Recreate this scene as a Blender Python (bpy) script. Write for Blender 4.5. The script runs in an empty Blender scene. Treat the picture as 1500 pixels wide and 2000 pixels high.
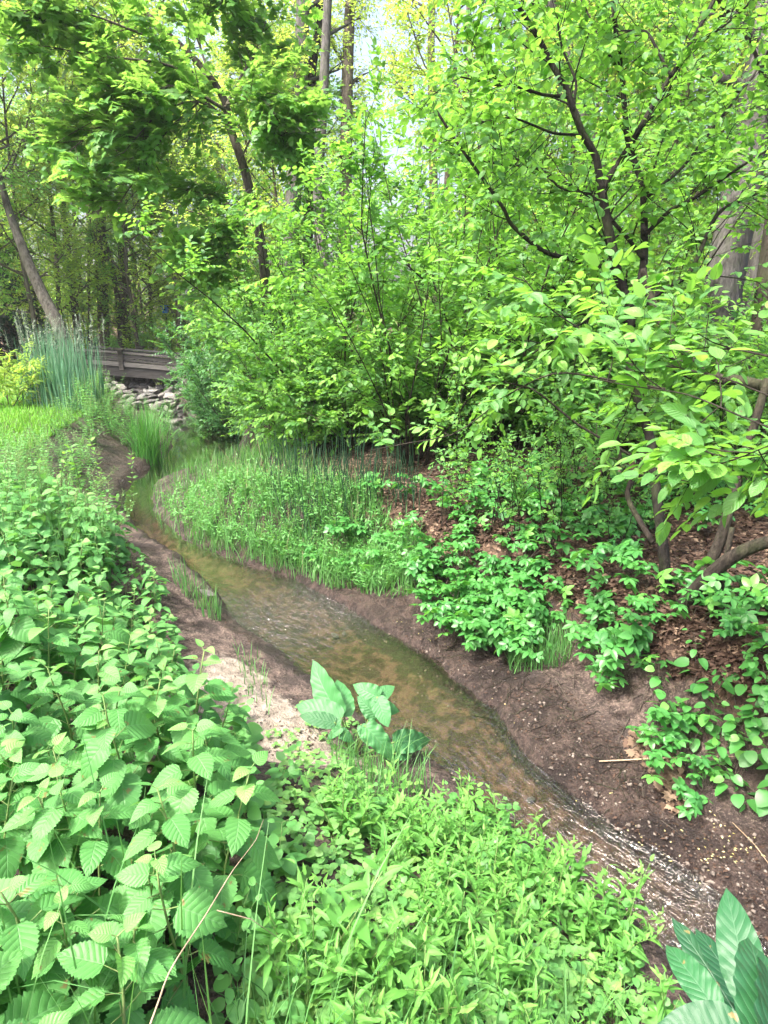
import bpy, math, random
import numpy as np
from mathutils import Vector
PI = math.pi
scene = bpy.context.scene

# ------------------------------------------------------------------ camera
CAM = np.array([0.0, 0.0, 1.6]); PITCH = math.radians(17.0); FPX = 1250.0   # photo is 1500 x 2000
cd = bpy.data.cameras.new('camera'); cam = bpy.data.objects.new('camera', cd)
scene.collection.objects.link(cam); scene.camera = cam
cam.location = CAM; cam.rotation_euler = (PI/2 - PITCH, 0, 0)
cd.sensor_fit = 'VERTICAL'; cd.sensor_height = 36.0; cd.lens = 36.0*FPX/2000.0
cd.clip_start = 0.05; cd.clip_end = 1000
scene.render.resolution_x = 768; scene.render.resolution_y = 1024

# ------------------------------------------------------------------ light
SUN_EL, SUN_AZ = math.radians(58), math.radians(-120)      # azimuth clockwise from +Y: the sun stands behind the viewer's shoulder, on the lawn side
w = bpy.data.worlds.new('World'); scene.world = w; w.use_nodes = True
nt = w.node_tree; sky = nt.nodes.new('ShaderNodeTexSky'); sky.sky_type = 'NISHITA'; sky.sun_disc = False
sky.sun_elevation = SUN_EL; sky.sun_rotation = SUN_AZ; sky.dust_density = 9.0; sky.air_density = 1.0; sky.ozone_density = 1.0
nt.links.new(sky.outputs[0], nt.nodes['Background'].inputs[0]); nt.nodes['Background'].inputs[1].default_value = 0.15
sd = bpy.data.lights.new('sun', 'SUN'); sd.energy = 2.3; sd.angle = math.radians(5); sd.color = (1.0, 0.97, 0.92)
sun = bpy.data.objects.new('sun', sd); scene.collection.objects.link(sun)
to_sun = Vector((math.sin(SUN_AZ)*math.cos(SUN_EL), math.cos(SUN_AZ)*math.cos(SUN_EL), math.sin(SUN_EL)))
sun.rotation_euler = to_sun.to_track_quat('Z', 'Y').to_euler()
scene.view_settings.view_transform = 'Standard'; scene.view_settings.look = 'None'
scene.view_settings.exposure = 2.1; scene.view_settings.gamma = 1.0
cy = scene.cycles
cy.max_bounces = 7; cy.diffuse_bounces = 5; cy.glossy_bounces = 2; cy.transmission_bounces = 5; cy.transparent_max_bounces = 8
cy.caustics_reflective = False; cy.caustics_refractive = False; cy.sample_clamp_indirect = 6
cy.use_denoising = True

# ------------------------------------------------------------------ numbers
R0 = np.random.default_rng(7)
cP, sP = math.cos(PITCH), math.sin(PITCH)
def ray(u, v):
    u = np.asarray(u, float); v = np.asarray(v, float)
    a = (u-750.0)/FPX; b = -(v-1000.0)/FPX
    return np.stack([a, cP + b*sP, -sP + b*cP], -1)          # depth along the view axis = 1
def px(u, v, D): return CAM + ray(u, v)*np.asarray(D, float)[..., None]
def on_plane(u, v, z):
    d = ray(u, v); t = (z-CAM[2])/d[..., 2]
    return CAM + d*t[..., None]
def norm(a): return a/np.maximum(np.linalg.norm(a, axis=-1, keepdims=True), 1e-9)
def sstep(a, b, x):
    t = np.clip((x-a)/(b-a), 0, 1); return t*t*(3-2*t)
def vnoise(x, y, seed=0):
    xi = np.floor(x).astype(np.int64); yi = np.floor(y).astype(np.int64); fx = x-xi; fy = y-yi
    def h(a, b):
        n = (a*374761393 + b*668265263 + seed*974711) & 0xffffffff
        n = ((n ^ (n >> 13))*1274126177) & 0xffffffff
        return ((n ^ (n >> 16)) & 0xffff)/65535.0
    fx = fx*fx*(3-2*fx); fy = fy*fy*(3-2*fy)
    return (h(xi, yi)*(1-fx)+h(xi+1, yi)*fx)*(1-fy) + (h(xi, yi+1)*(1-fx)+h(xi+1, yi+1)*fx)*fy
def fbm(x, y, seed=0, o=4):
    s = 0; a = .5
    for i in range(o): s = s + a*(vnoise(x, y, seed+i)-.5); x = x*2.03; y = y*2.03; a *= .5
    return s

# ------------------------------------------------------------------ the lie of the land
ZW = -0.75                                                    # water level
EDGES = [((1600,2600),(1900,2300)), ((1400,2060),(1640,1960)), ((1290,1880),(1500,1830)), ((1150,1740),(1370,1735)), ((1010,1640),(1180,1600)),
         ((880,1530),(1060,1490)), ((750,1430),(985,1390)), ((610,1330),(860,1290)), ((520,1255),(740,1225)), ((440,1195),(640,1165)),
         ((395,1140),(525,1112)), ((340,1085),(415,1078)), ((280,1030),(318,1042)), ((252,975),(288,982)), ((262,930),(325,932)),
         ((320,885),(450,895)), ((345,840),(495,852)), ((290,790),(365,792)), ((255,768),(335,770))]
EL = np.array([on_plane(np.array(a[0]), np.array(a[1]), ZW) for a, b in EDGES])[:, :2]
ER = np.array([on_plane(np.array(b[0]), np.array(b[1]), ZW) for a, b in EDGES])[:, :2]
EL = np.vstack([[2.6, -3.0], [1.7, 0.35], EL[1:], EL[-1]+[-1.5, 9], EL[-1]+[-4, 22]]); ER = np.vstack([[3.6, -3.0], [2.5, 0.5], ER[1:], ER[-1]+[-1.5, 9], ER[-1]+[-4, 22]])
CC = (EL+ER)/2; HW = np.linalg.norm(EL-ER, axis=1)/2*0.88
def smooth(P, k=2):
    for _ in range(k):
        Q = np.empty((2*len(P)-1,)+P.shape[1:]); Q[0::2] = P
        M = (P[:-1]+P[1:])/2
        M[1:-1] = (9*(P[1:-2]+P[2:-1]) - (P[:-3]+P[3:]))/16; Q[1::2] = M; P = Q
    return P
CS = smooth(CC, 2); HS = smooth(HW, 2)
def stream(x, y):
    """edge distance e (<0 in the water), side (+1 = the wooded bank), station (index in EDGES) and half width"""
    P = np.stack([np.ravel(x), np.ravel(y)], -1); best = np.full(len(P), 1e9); side = np.ones(len(P)); st = np.zeros(len(P)); hw = np.ones(len(P))
    for i in range(len(CS)-1):
        a, b = CS[i], CS[i+1]; d = b-a; L2 = d@d
        t = np.clip(((P-a)@d)/L2, 0, 1); q = P-(a+t[:, None]*d); dist = np.hypot(q[:, 0], q[:, 1])
        m = dist < best
        best[m] = dist[m]; side[m] = np.sign(d[1]*q[m, 0]-d[0]*q[m, 1]+1e-9); st[m] = (i+t[m])/4.0; hw[m] = HS[i]*(1-t[m])+HS[i+1]*t[m]
    sh = np.shape(x)
    return (best-hw).reshape(sh), side.reshape(sh), st.reshape(sh), hw.reshape(sh)
def terrain(x, y, full=False):
    x = np.asarray(x, float); y = np.asarray(y, float)
    e, s, st, hw = stream(x, y)
    wob = 0.15*fbm(x*2.3, y*2.3, 5)+0.10*fbm(x*6, y*6, 9)+.03*fbm(x*19, y*19, 13, 2)
    ee = e + wob*np.where(e > -.05, 1.0, .5)
    bed = ZW - 0.03 - 0.09*np.clip(-ee/np.maximum(hw, .1), 0, 1)
    far = sstep(9, 15, y)
    # open bank: a sandy beach in the middle stretch, a small undercut step elsewhere
    beach = sstep(5.8, 7.2, st)*(1-sstep(9.6, 10.8, st))
    zl = ZW + 0.10*(1-beach)*sstep(0, .07, ee) + .03*sstep(0, .05, ee) + 0.12*sstep(0.05, .7, ee) + (0.42+.1*beach)*sstep(.25+.45*beach, 1.6+.3*beach, ee) + .08*sstep(1.2, 4, ee)
    zlf = ZW + 0.15*sstep(0, .1, ee) + .6*sstep(.2, 2.2, ee)
    zl = zl*(1-far)+zlf*far
    # wooded bank: low mud shelf, a cut face, then the litter floor
    shelf = 1-sstep(9.5, 11, st); low = sstep(12.2, 13, st)*(1-sstep(15.3, 16, st)); shelf = shelf+2.2*low
    zr = ZW + 0.05*sstep(0, .06, ee) + .12*sstep(0, .55, ee) + (.48)*sstep(.05+.45*shelf, .55+.5*shelf, ee) + .12*sstep(1, 3, ee) + .20*sstep(2.5, 9, ee)
    z = np.where(ee < 0, bed, np.where(s > 0, zr, zl))
    z = z + np.where(s > 0, .07, .03)*sstep(.05, .3, ee)*(1-sstep(.9, 1.5, ee))*(np.abs(fbm(x*3.1, y*3.1, 61, 3))*2-.35)
    land = sstep(.0, 1.0, ee)
    z = z + .16*land*fbm(x*.7, y*.7, 21, 3) + .05*land*fbm(x*3, y*3, 31, 3) + .030*sstep(-.3, .2, ee)*fbm(x*12, y*12, 41, 3)
    z = z + land*(1.6*sstep(22, 45, y)*sstep(-4, -18, x) + 1.2*sstep(24, 60, y) + 2.0*sstep(60, 200, np.hypot(x, y))*(1+fbm(x*.02, y*.02, 3)))
    if full: return z, ee, s, st
    return z
def hit(u, v):
    u = np.asarray(u, float); v = np.asarray(v, float); d = ray(u, v); z = np.full(u.shape, -.4)
    for k in range(22):
        t = np.clip((z-CAM[2])/np.minimum(d[..., 2], -.012), .3, 90); p = CAM+d*t[..., None]
        z = z + .6*(terrain(p[..., 0], p[..., 1])-z)
    p[..., 2] = terrain(p[..., 0], p[..., 1])
    return p
def inpoly(P, poly):
    poly = np.array(poly, float); c = np.zeros(len(P), bool); n = len(poly)
    for i in range(n):
        a, b = poly[i], poly[i-1]
        m = ((a[1] > P[:, 1]) != (b[1] > P[:, 1])) & (P[:, 0] < (b[0]-a[0])*(P[:, 1]-a[1])/(b[1]-a[1]+1e-12)+a[0])
        c ^= m
    return c
def sample(poly, n, rng):
    lo = np.min(poly, 0); hi = np.max(poly, 0); out = np.zeros((0, 2))
    while len(out) < n:
        q = lo+(hi-lo)*rng.random((n*2, 2)); out = np.vstack([out, q[inpoly(q, poly)]])
    return out[:n]
def spread(poly, n, rng, mind):
    """n ground points (world) under an image region, at least mind metres apart"""
    q = sample(poly, n*12, rng); P = hit(q[:, 0], q[:, 1]); keep = []
    for p in P:
        if all((p[0]-k[0])**2+(p[1]-k[1])**2 > mind*mind for k in keep):
            keep.append(p)
            if len(keep) >= n: break
    return np.array(keep)
# ------------------------------------------------------------------ mesh collecting
class MB:
    def __init__(s): s.V = []; s.U = []; s.T = []; s.F = []; s.M = []; s.n = 0
    def add(s, V, faces, uv=None, tint=None, mi=0):
        V = np.asarray(V, float).reshape(-1, 3); n = len(V)
        s.V.append(V); s.U.append(np.zeros((n, 2)) if uv is None else np.asarray(uv, float).reshape(-1, 2))
        s.T.append(np.zeros(n) if tint is None else np.broadcast_to(np.asarray(tint, float).ravel(), (n,)))
        for f in faces:
            f = np.asarray(f, np.int64)
            if len(f): s.F.append(f+s.n); s.M.append(mi)
        s.n += n
    def mesh(s, name, mats, smooth=True):
        me = bpy.data.meshes.new(name)
        V = np.vstack(s.V); me.vertices.add(len(V)); me.vertices.foreach_set('co', V.ravel().astype(np.float32))
        nl = sum(f.size for f in s.F); npoly = sum(len(f) for f in s.F)
        me.loops.add(nl); me.polygons.add(npoly)
        li = np.concatenate([f.ravel() for f in s.F]).astype(np.int32)
        tot = np.concatenate([np.full(len(f), f.shape[1]) for f in s.F]); start = np.concatenate([[0], np.cumsum(tot)[:-1]]).astype(np.int32)
        me.loops.foreach_set('vertex_index', li); me.polygons.foreach_set('loop_start', start)
        me.polygons.foreach_set('material_index', np.concatenate([np.full(len(f), m) for f, m in zip(s.F, s.M)]).astype(np.int32))
        me.polygons.foreach_set('use_smooth', np.full(npoly, smooth))
        uvl = me.uv_layers.new(name='UVMap'); uvl.data.foreach_set('uv', np.vstack(s.U)[li].ravel().astype(np.float32))
        at = me.attributes.new('tint', 'FLOAT', 'POINT'); at.data.foreach_set('value', np.concatenate(s.T).astype(np.float32))
        for m in mats: me.materials.append(m)
        me.update(calc_edges=True); me.validate()
        return me
    def build(s, name, mats, parent=None, smooth=True):
        if not isinstance(mats, (list, tuple)): mats = [mats]
        o = bpy.data.objects.new(name, s.mesh(name, mats, smooth)); scene.collection.objects.link(o)
        if parent is not None: o.parent = parent
        return o
def tag(o, label=None, cat=None, group=None, kind=None):
    for k, v in (('label', label), ('category', cat), ('group', group), ('kind', kind)):
        if v: o[k] = v
    return o
def thing(name, label, cat, loc=(0, 0, 0), rz=0, group=None, scale=1):
    o = bpy.data.objects.new(name, None); scene.collection.objects.link(o); o.empty_display_size = .1
    o.location = loc; o.rotation_euler = (0, 0, rz); o.scale = (scale,)*3
    return tag(o, label, cat, group)
def dup(root, loc, rz=0, scale=1, label=None, group=None, tilt=(0, 0)):
    r = root.copy(); scene.collection.objects.link(r); r.location = loc; r.rotation_euler = (tilt[0], tilt[1], rz)
    r.scale = (scale,)*3 if np.isscalar(scale) else scale
    if label: r['label'] = label
    if group: r['group'] = group
    for ch in root.children:
        c = ch.copy(); scene.collection.objects.link(c); c.parent = r
    return r
def sow(protos, P, rng, smin, smax, label=None, group=None, tilt=.12):
    """a copy of one of protos on each ground point; the first points take the protos themselves"""
    out = []
    for i, p in enumerate(P):
        s = rng.uniform(smin, smax); rz = rng.uniform(0, 2*PI); t = (rng.normal(0, tilt), rng.normal(0, tilt)); pr = protos[i % len(protos)]
        if i < len(protos):
            pr.location = p; pr.rotation_euler = (t[0], t[1], rz); pr.scale = (s,)*3; out.append(pr)
            if label: pr['label'] = label
            if group: pr['group'] = group
        else: out.append(dup(pr, p, rz, s, label, group, t))
    return out

def tube(mb, P, R, sides=6, mi=0, tint=None, cap=True):
    P = np.asarray(P, float); R = np.broadcast_to(np.asarray(R, float), (len(P),)); n = len(P)
    T = np.empty_like(P); T[1:-1] = P[2:]-P[:-2]; T[0] = P[1]-P[0]; T[-1] = P[-1]-P[-2]; T = norm(T)
    a = np.array([0, 0, 1.]) if abs(T[0][2]) < .9 else np.array([1., 0, 0]); A = norm(np.cross(T, a)); B = np.cross(T, A)
    for i in range(1, n):
        x = A[i-1]-T[i]*(A[i-1]@T[i]); A[i] = x/max(np.linalg.norm(x), 1e-9); B[i] = np.cross(T[i], A[i])
    th = np.arange(sides)*2*PI/sides
    V = P[:, None]+R[:, None, None]*(np.cos(th)[None, :, None]*A[:, None]+np.sin(th)[None, :, None]*B[:, None])
    i = np.arange(n-1)[:, None]*sides; j = np.arange(sides)[None]; k = (j+1) % sides
    F = np.stack([i+j, i+k, i+sides+k, i+sides+j], -1).reshape(-1, 4)
    L = np.concatenate([[0], np.cumsum(np.linalg.norm(np.diff(P, axis=0), axis=1))])
    uv = np.stack([np.broadcast_to(th/(2*PI), (n, sides)), np.broadcast_to(L[:, None], (n, sides))], -1)
    faces = [F]
    if cap and sides > 3: faces += [np.array([np.arange(sides)[::-1]]), np.array([(n-1)*sides+np.arange(sides)])]
    mb.add(V, faces, uv, tint, mi)
def wand(P, k=3): return smooth(np.asarray(P, float), k) if len(P) > 3 else np.asarray(P, float)
def box(mb, c, s, rz=0, mi=0, tint=0, rx=0):
    c = np.asarray(c, float); h = np.asarray(s, float)/2; bv = min(h)*.12
    pts = []
    for sx in (-1, 1):
        for sy in (-1, 1):
            for sz in (-1, 1):
                pts += [(sx*(h[0]-bv), sy*(h[1]-bv), sz*h[2]), (sx*(h[0]-bv), sy*h[1], sz*(h[2]-bv)), (sx*h[0], sy*(h[1]-bv), sz*(h[2]-bv))]
    pts = np.array(pts); I = lambda sx, sy, sz, k: (((sx > 0)*4+(sy > 0)*2+(sz > 0))*3+k)
    q = []; t = []
    for z in (-1, 1): f = [I(-1, -1, z, 0), I(1, -1, z, 0), I(1, 1, z, 0), I(-1, 1, z, 0)]; q.append(f if z > 0 else f[::-1])
    for y in (-1, 1): f = [I(-1, y, -1, 1), I(-1, y, 1, 1), I(1, y, 1, 1), I(1, y, -1, 1)]; q.append(f if y > 0 else f[::-1])
    for x in (-1, 1): f = [I(x, -1, -1, 2), I(x, 1, -1, 2), I(x, 1, 1, 2), I(x, -1, 1, 2)]; q.append(f if x > 0 else f[::-1])
    for y in (-1, 1):
        for z in (-1, 1): q.append([I(-1, y, z, 0), I(1, y, z, 0), I(1, y, z, 1), I(-1, y, z, 1)])
    for x in (-1, 1):
        for z in (-1, 1): q.append([I(x, -1, z, 0), I(x, 1, z, 0), I(x, 1, z, 2), I(x, -1, z, 2)])
        for y in (-1, 1): q.append([I(x, y, -1, 1), I(x, y, 1, 1), I(x, y, 1, 2), I(x, y, -1, 2)])
    for x in (-1, 1):
        for y in (-1, 1):
            for z in (-1, 1): t.append([I(x, y, z, 0), I(x, y, z, 1), I(x, y, z, 2)])
    cx, sx_ = math.cos(rx), math.sin(rx); pts = np.stack([pts[:, 0], pts[:, 1]*cx-pts[:, 2]*sx_, pts[:, 1]*sx_+pts[:, 2]*cx], -1)
    cz, sz_ = math.cos(rz), math.sin(rz); W = np.stack([pts[:, 0]*cz-pts[:, 1]*sz_, pts[:, 0]*sz_+pts[:, 1]*cz, pts[:, 2]], -1)+c
    mb.add(W, [np.array(q), np.array(t)], pts[:, :2], tint, mi)

# ------------------------------------------------------------------ leaf blades: y along the blade (0..1), x across, z up
def t_grid(rows, cols, width, fold=.18, droop=.25, wave=0., pleat=0., npleat=7, teeth=0., ruffle=0., cup=0.):
    """rows: list of v; width(v) half width; returns (V, quads, uv)"""
    v = np.asarray(rows, float)[:, None]; u = np.linspace(-1, 1, cols)[None]; hw = width(v)
    if teeth:
        k = np.arange(len(rows)) % 2; hw = hw*(1+teeth*(k[:, None]-.5)*(np.abs(u) > .99))
    x = u*hw; au = np.abs(u)
    y = v+0*u - (.035*au*(hw > .02))
    z = fold*np.abs(x) - droop*v*v + pleat*np.sin(2*PI*npleat*(v-.28*au))*au**.5*(hw/.3) + ruffle*np.sin(2*PI*4.5*v+1.3*np.sign(u))*au**3*(hw/.2) - cup*x*x
    V = np.stack([x, y, z], -1).reshape(-1, 3); uv = np.stack([(u+0*v)*.5+.5, v+0*u], -1).reshape(-1, 2)
    nr = len(rows); i = np.arange(nr-1)[:, None]*cols; j = np.arange(cols-1)[None]
    Q = np.stack([i+j, i+j+1, i+cols+j+1, i+cols+j], -1).reshape(-1, 4)
    return V, [Q], uv
ovate = lambda w, a=.55, b=1.3: (lambda v: np.maximum(w*(np.clip(v, 0, 1)**a)*(np.clip(1-v, 0, 1)**b)/((a/(a+b))**a*(b/(a+b))**b), .0012))
T_NETTLE = t_grid(np.linspace(0, 1, 27), 9, ovate(.34, .50, .95), fold=.30, droop=.24, pleat=.012, npleat=7.5, teeth=.13)
T_NETTLE_B = t_grid(np.linspace(0, 1, 27), 9, ovate(.38, .45, .9), fold=.10, droop=.45, pleat=.011, npleat=7.5, teeth=.13)
T_ELL = t_grid([0, .12, .35, .6, .84, 1], 5, ovate(.285, .6, .75), fold=.25, droop=.18)
T_ELLN = t_grid([0, .12, .35, .6, .84, 1], 5, ovate(.19, .6, .7), fold=.32, droop=.28)
T_ROUND = t_grid([0, .06, .25, .5, .75, .93, 1], 5, ovate(.40, .42, .62), fold=.14, droop=.22)
T_LANCE = t_grid([0, .15, .38, .65, .87, 1], 5, ovate(.15, .5, .95), fold=.4, droop=.30)
T_DOCK = t_grid(np.linspace(0, 1, 37), 11, ovate(.19, .35, .62), fold=.22, droop=.30, pleat=.0025, npleat=11, ruffle=.020)
T_DOCKW = t_grid(np.linspace(0, 1, 37), 11, ovate(.26, .30, .75), fold=.12, droop=.42, pleat=.003, npleat=9, ruffle=.03)
T_MID = (np.array([[0, 0, 0], [-.24, .42, .05], [0, .45, -.02], [.24, .42, .05], [0, 1, -.14]]), [np.array([[0, 2, 1], [0, 3, 2], [1, 2, 4], [2, 3, 4]])], np.array([[.5, 0], [0, .45], [.5, .45], [1, .45], [.5, 1]]))
T_FAR = (np.array([[0, 0, 0], [-.28, .5, .07], [0, 1, -.10], [.28, .5, .07]]), [np.array([[0, 2, 1], [0, 3, 2]])], np.array([[.5, 0], [0, .5], [.5, 1], [1, .5]]))
_mo = [(0, 0), (.10, .10), (.30, -.02), (.26, .12), (.52, .16), (.42, .28), (.58, .48), (.36, .46), (.30, .52), (.33, .70), (.20, .66), (.13, .76), (0, 1)]
_mp = np.array([(x, y) for x, y in _mo] + [(-x, y) for x, y in _mo[-2:0:-1]])
T_MAPLE = (np.vstack([[[0, .33, 0]], np.column_stack([_mp, -.25*np.hypot(_mp[:, 0], _mp[:, 1]-.33)**2+.06*np.abs(_mp[:, 0])])]),
           [np.array([[0, 1+i, 1+(i+1) % len(_mp)] for i in range(len(_mp))])], np.vstack([[[.5, .33]], np.column_stack([_mp[:, 0]*.5+.5, _mp[:, 1]])]))
def leaves(mb, tpl, P, D, N, S, rng, mi=0, tint=None, wide=None):
    """one blade per row: base P, pointing along D, upper face towards N, length S"""
    V0, F0, U0 = tpl; P = np.asarray(P, float).reshape(-1, 3); n = len(P)
    if n == 0: return
    Y = norm(np.broadcast_to(np.asarray(D, float), (n, 3))); Z = np.broadcast_to(np.asarray(N, float), (n, 3)); Z = norm(Z-Y*np.sum(Z*Y, -1, keepdims=True)+1e-7); X = np.cross(Y, Z)
    S = np.broadcast_to(np.asarray(S, float), (n,)); wd = rng.uniform(.85, 1.15, n) if wide is None else np.broadcast_to(wide, (n,)); zz = rng.uniform(.3, 1.6, n)
    V = P[:, None]+S[:, None, None]*((V0[None, :, 0]*wd[:, None])[..., None]*X[:, None]+V0[None, :, 1, None]*Y[:, None]+(V0[None, :, 2]*zz[:, None])[..., None]*Z[:, None])
    off = (np.arange(n)*len(V0))[:, None, None]; t = rng.random(n) if tint is None else np.broadcast_to(tint, (n,))
    mb.add(V, [(f[None]+off).reshape(-1, f.shape[1]) for f in F0], np.broadcast_to(U0, (n,)+U0.shape), np.repeat(t, len(V0)), mi)
def sticks(mb, A, B, r0, r1, mi=0, tint=0):
    """thin three-sided twigs from A to B (rows)"""
    A = np.asarray(A, float).reshape(-1, 3); B = np.asarray(B, float).reshape(-1, 3); n = len(A)
    T = norm(B-A); a = np.where(np.abs(T[:, 2:3]) < .9, np.array([[0, 0, 1.]]), np.array([[1., 0, 0]])); X = norm(np.cross(T, a)); Y = np.cross(T, X)
    V = np.empty((n, 6, 3)); r0 = np.broadcast_to(r0, (n,)); r1 = np.broadcast_to(r1, (n,))
    for k in range(3):
        d = math.cos(k*2.0944)*X+math.sin(k*2.0944)*Y; V[:, k] = A+d*r0[:, None]; V[:, 3+k] = B+d*r1[:, None]
    F = np.array([[0, 1, 4, 3], [1, 2, 5, 4], [2, 0, 3, 5]]); off = (np.arange(n)*6)[:, None, None]
    mb.add(V, [(F[None]+off).reshape(-1, 4)], None, tint, mi)
def sprays(fol, wood, P, D, L, nl, tpl, size, rng, droop=.25, flat=.75, mi=0, r=.003, tintc=.5, tints=.5, seg=3):
    """leafy twigs: base P, direction D, length L, nl alternate leaves lying in a roughly level plane"""
    P = np.asarray(P, float).reshape(-1, 3); n = len(P)
    if n == 0: return
    D = norm(np.broadcast_to(D, (n, 3))); L = np.broadcast_to(L, (n,)); ts = np.linspace(0, 1, seg+1)
    bend = rng.normal(0, .18, (n, 3)); bend[:, 2] -= droop
    at = lambda t: P+L[:, None]*(D*t+bend*t*t*.6)
    dr = lambda t: norm(D+bend*t*1.2)
    if wood is not None:
        for k in range(seg): sticks(wood, at(ts[k]), at(ts[k+1]), r*(1-.7*ts[k]), r*(1-.7*ts[k+1]))
    up = norm(np.array([0, 0, 1.])+rng.normal(0, .28, (n, 3)))
    base_t = np.clip(tintc+tints*(rng.random(n)-.5)*1.2, 0, 1)
    for k in range(nl):
        t = (k+.6)/nl; s = 1 if k % 2 else -1; d = dr(t); side = norm(np.cross(d, up)); end = k >= nl-2
        a = np.full(n, .35 if end else .95)+rng.normal(0, .2, n)
        ld = np.cos(a)[:, None]*d+s*np.sin(a)[:, None]*side; ld[:, 2] -= rng.uniform(0, .45, n)*(1-.5*t); ld = norm(ld)
        nn = norm(up*flat+rng.normal(0, .45, (n, 3))*(1.2-flat))
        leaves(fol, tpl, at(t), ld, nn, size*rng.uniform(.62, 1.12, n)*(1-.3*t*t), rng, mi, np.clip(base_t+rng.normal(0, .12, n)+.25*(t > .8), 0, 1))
def wander(rng, p, d, L, n=6, wob=.18, up=.0):
    P = [np.array(p, float)]; d = norm(np.array(d, float))
    for k in range(n):
        d = norm(d+rng.normal(0, wob, 3)+np.array([0, 0, up])); P.append(P[-1]+d*L/n)
    return np.array(P)
def along(P, t):
    P = np.asarray(P); k = t*(len(P)-1); i = min(int(k), len(P)-2); f = k-i
    return P[i]*(1-f)+P[i+1]*f, norm(P[i+1]-P[i])
def blades(mb, P, H, rng, lean=.35, width=.004, mi=0, seg=4, curl=.6, tint=None):
    """grass blades from ground points P, heights H"""
    P = np.asarray(P, float).reshape(-1, 3); n = len(P); H = np.broadcast_to(H, (n,)); a = rng.uniform(0, 2*PI, n)
    o = np.stack([np.cos(a), np.sin(a), 0*a], -1); sd = np.stack([-np.sin(a), np.cos(a), 0*a], -1); le = np.abs(rng.normal(0, lean, n)); w = width*rng.uniform(.6, 1.3, n)
    rows = []
    for k in range(seg+1):
        t = k/seg; c = P+H[:, None]*(np.array([0, 0, 1.])*(t-curl*le[:, None]*t**2.5*.5)+o*(le[:, None]*(.35*t+curl*t*t)))
        ww = (w*(1-t**2)*.5+.0004)[:, None]; rows += [c-sd*ww, c+sd*ww]
    V = np.stack(rows, 1); m = 2*(seg+1); F = np.array([[2*k, 2*k+1, 2*k+3, 2*k+2] for k in range(seg)]); off = (np.arange(n)*m)[:, None, None]
    uv = np.array([[j % 2, (j//2)/seg] for j in range(m)]); t = rng.random(n) if tint is None else np.broadcast_to(tint, (n,))
    mb.add(V, [(F[None]+off).reshape(-1, 4)], np.broadcast_to(uv, (n,)+uv.shape), np.repeat(t, m), mi)
# ------------------------------------------------------------------ materials
class NT:
    def __init__(s, name):
        s.m = bpy.data.materials.new(name); s.m.use_nodes = True; s.t = s.m.node_tree; s.t.nodes.clear(); s.out = s.n('ShaderNodeOutputMaterial')
    def n(s, kind, **kw):
        x = s.t.nodes.new(kind)
        for k, v in kw.items():
            if k.startswith('i_'):
                key = k[2:].replace('_', ' '); x.inputs[int(key) if key.isdigit() else key].default_value = v
            else: setattr(x, k, v)
        return x
    def l(s, a, b): s.t.links.new(a, b)
    def put(s, sock, v):
        if hasattr(v, 'is_linked'): s.l(v, sock)
        else: sock.default_value = v
    def math(s, op, a, b=0., c=0., clamp=False):
        x = s.n('ShaderNodeMath', operation=op, use_clamp=clamp)
        for i, v in enumerate((a, b, c)): s.put(x.inputs[i], v)
        return x.outputs[0]
    def mix(s, f, a, b, mode='MIX'):
        x = s.n('ShaderNodeMix', data_type='RGBA', blend_type=mode)
        for i, v in ((0, f), (6, a), (7, b)):
            s.put(x.inputs[i], v if hasattr(v, 'is_linked') or i == 0 else tuple(v)+((1,) if len(v) == 3 else ()))
        return x.outputs[2]
    def attr(s, name): return s.n('ShaderNodeAttribute', attribute_name=name)
    def noise(s, scale, detail=4, rough=.55, vec=None, dim='3D'):
        x = s.n('ShaderNodeTexNoise', noise_dimensions=dim); x.inputs['Scale'].default_value = scale; x.inputs['Detail'].default_value = detail; x.inputs['Roughness'].default_value = rough
        if vec is not None: s.l(vec, x.inputs['Vector'])
        return x
    def ramp(s, f, stops):
        x = s.n('ShaderNodeValToRGB'); e = x.color_ramp.elements
        while len(e) < len(stops): e.new(.5)
        for q, (p, c) in zip(e, stops): q.position = p; q.color = tuple(c)+(1,) if len(c) == 3 else c
        s.l(f, x.inputs[0]); return x.outputs[0]
    def ss(s, a, b, x):
        r = s.n('ShaderNodeMapRange', interpolation_type='SMOOTHSTEP'); s.put(r.inputs[0], x); r.inputs[1].default_value = a; r.inputs[2].default_value = b; return r.outputs[0]
    def bump(s, h, strength=.5, dist=.01):
        b = s.n('ShaderNodeBump'); b.inputs['Strength'].default_value = strength; b.inputs['Distance'].default_value = dist; s.l(h, b.inputs['Height']); return b.outputs[0]

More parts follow.
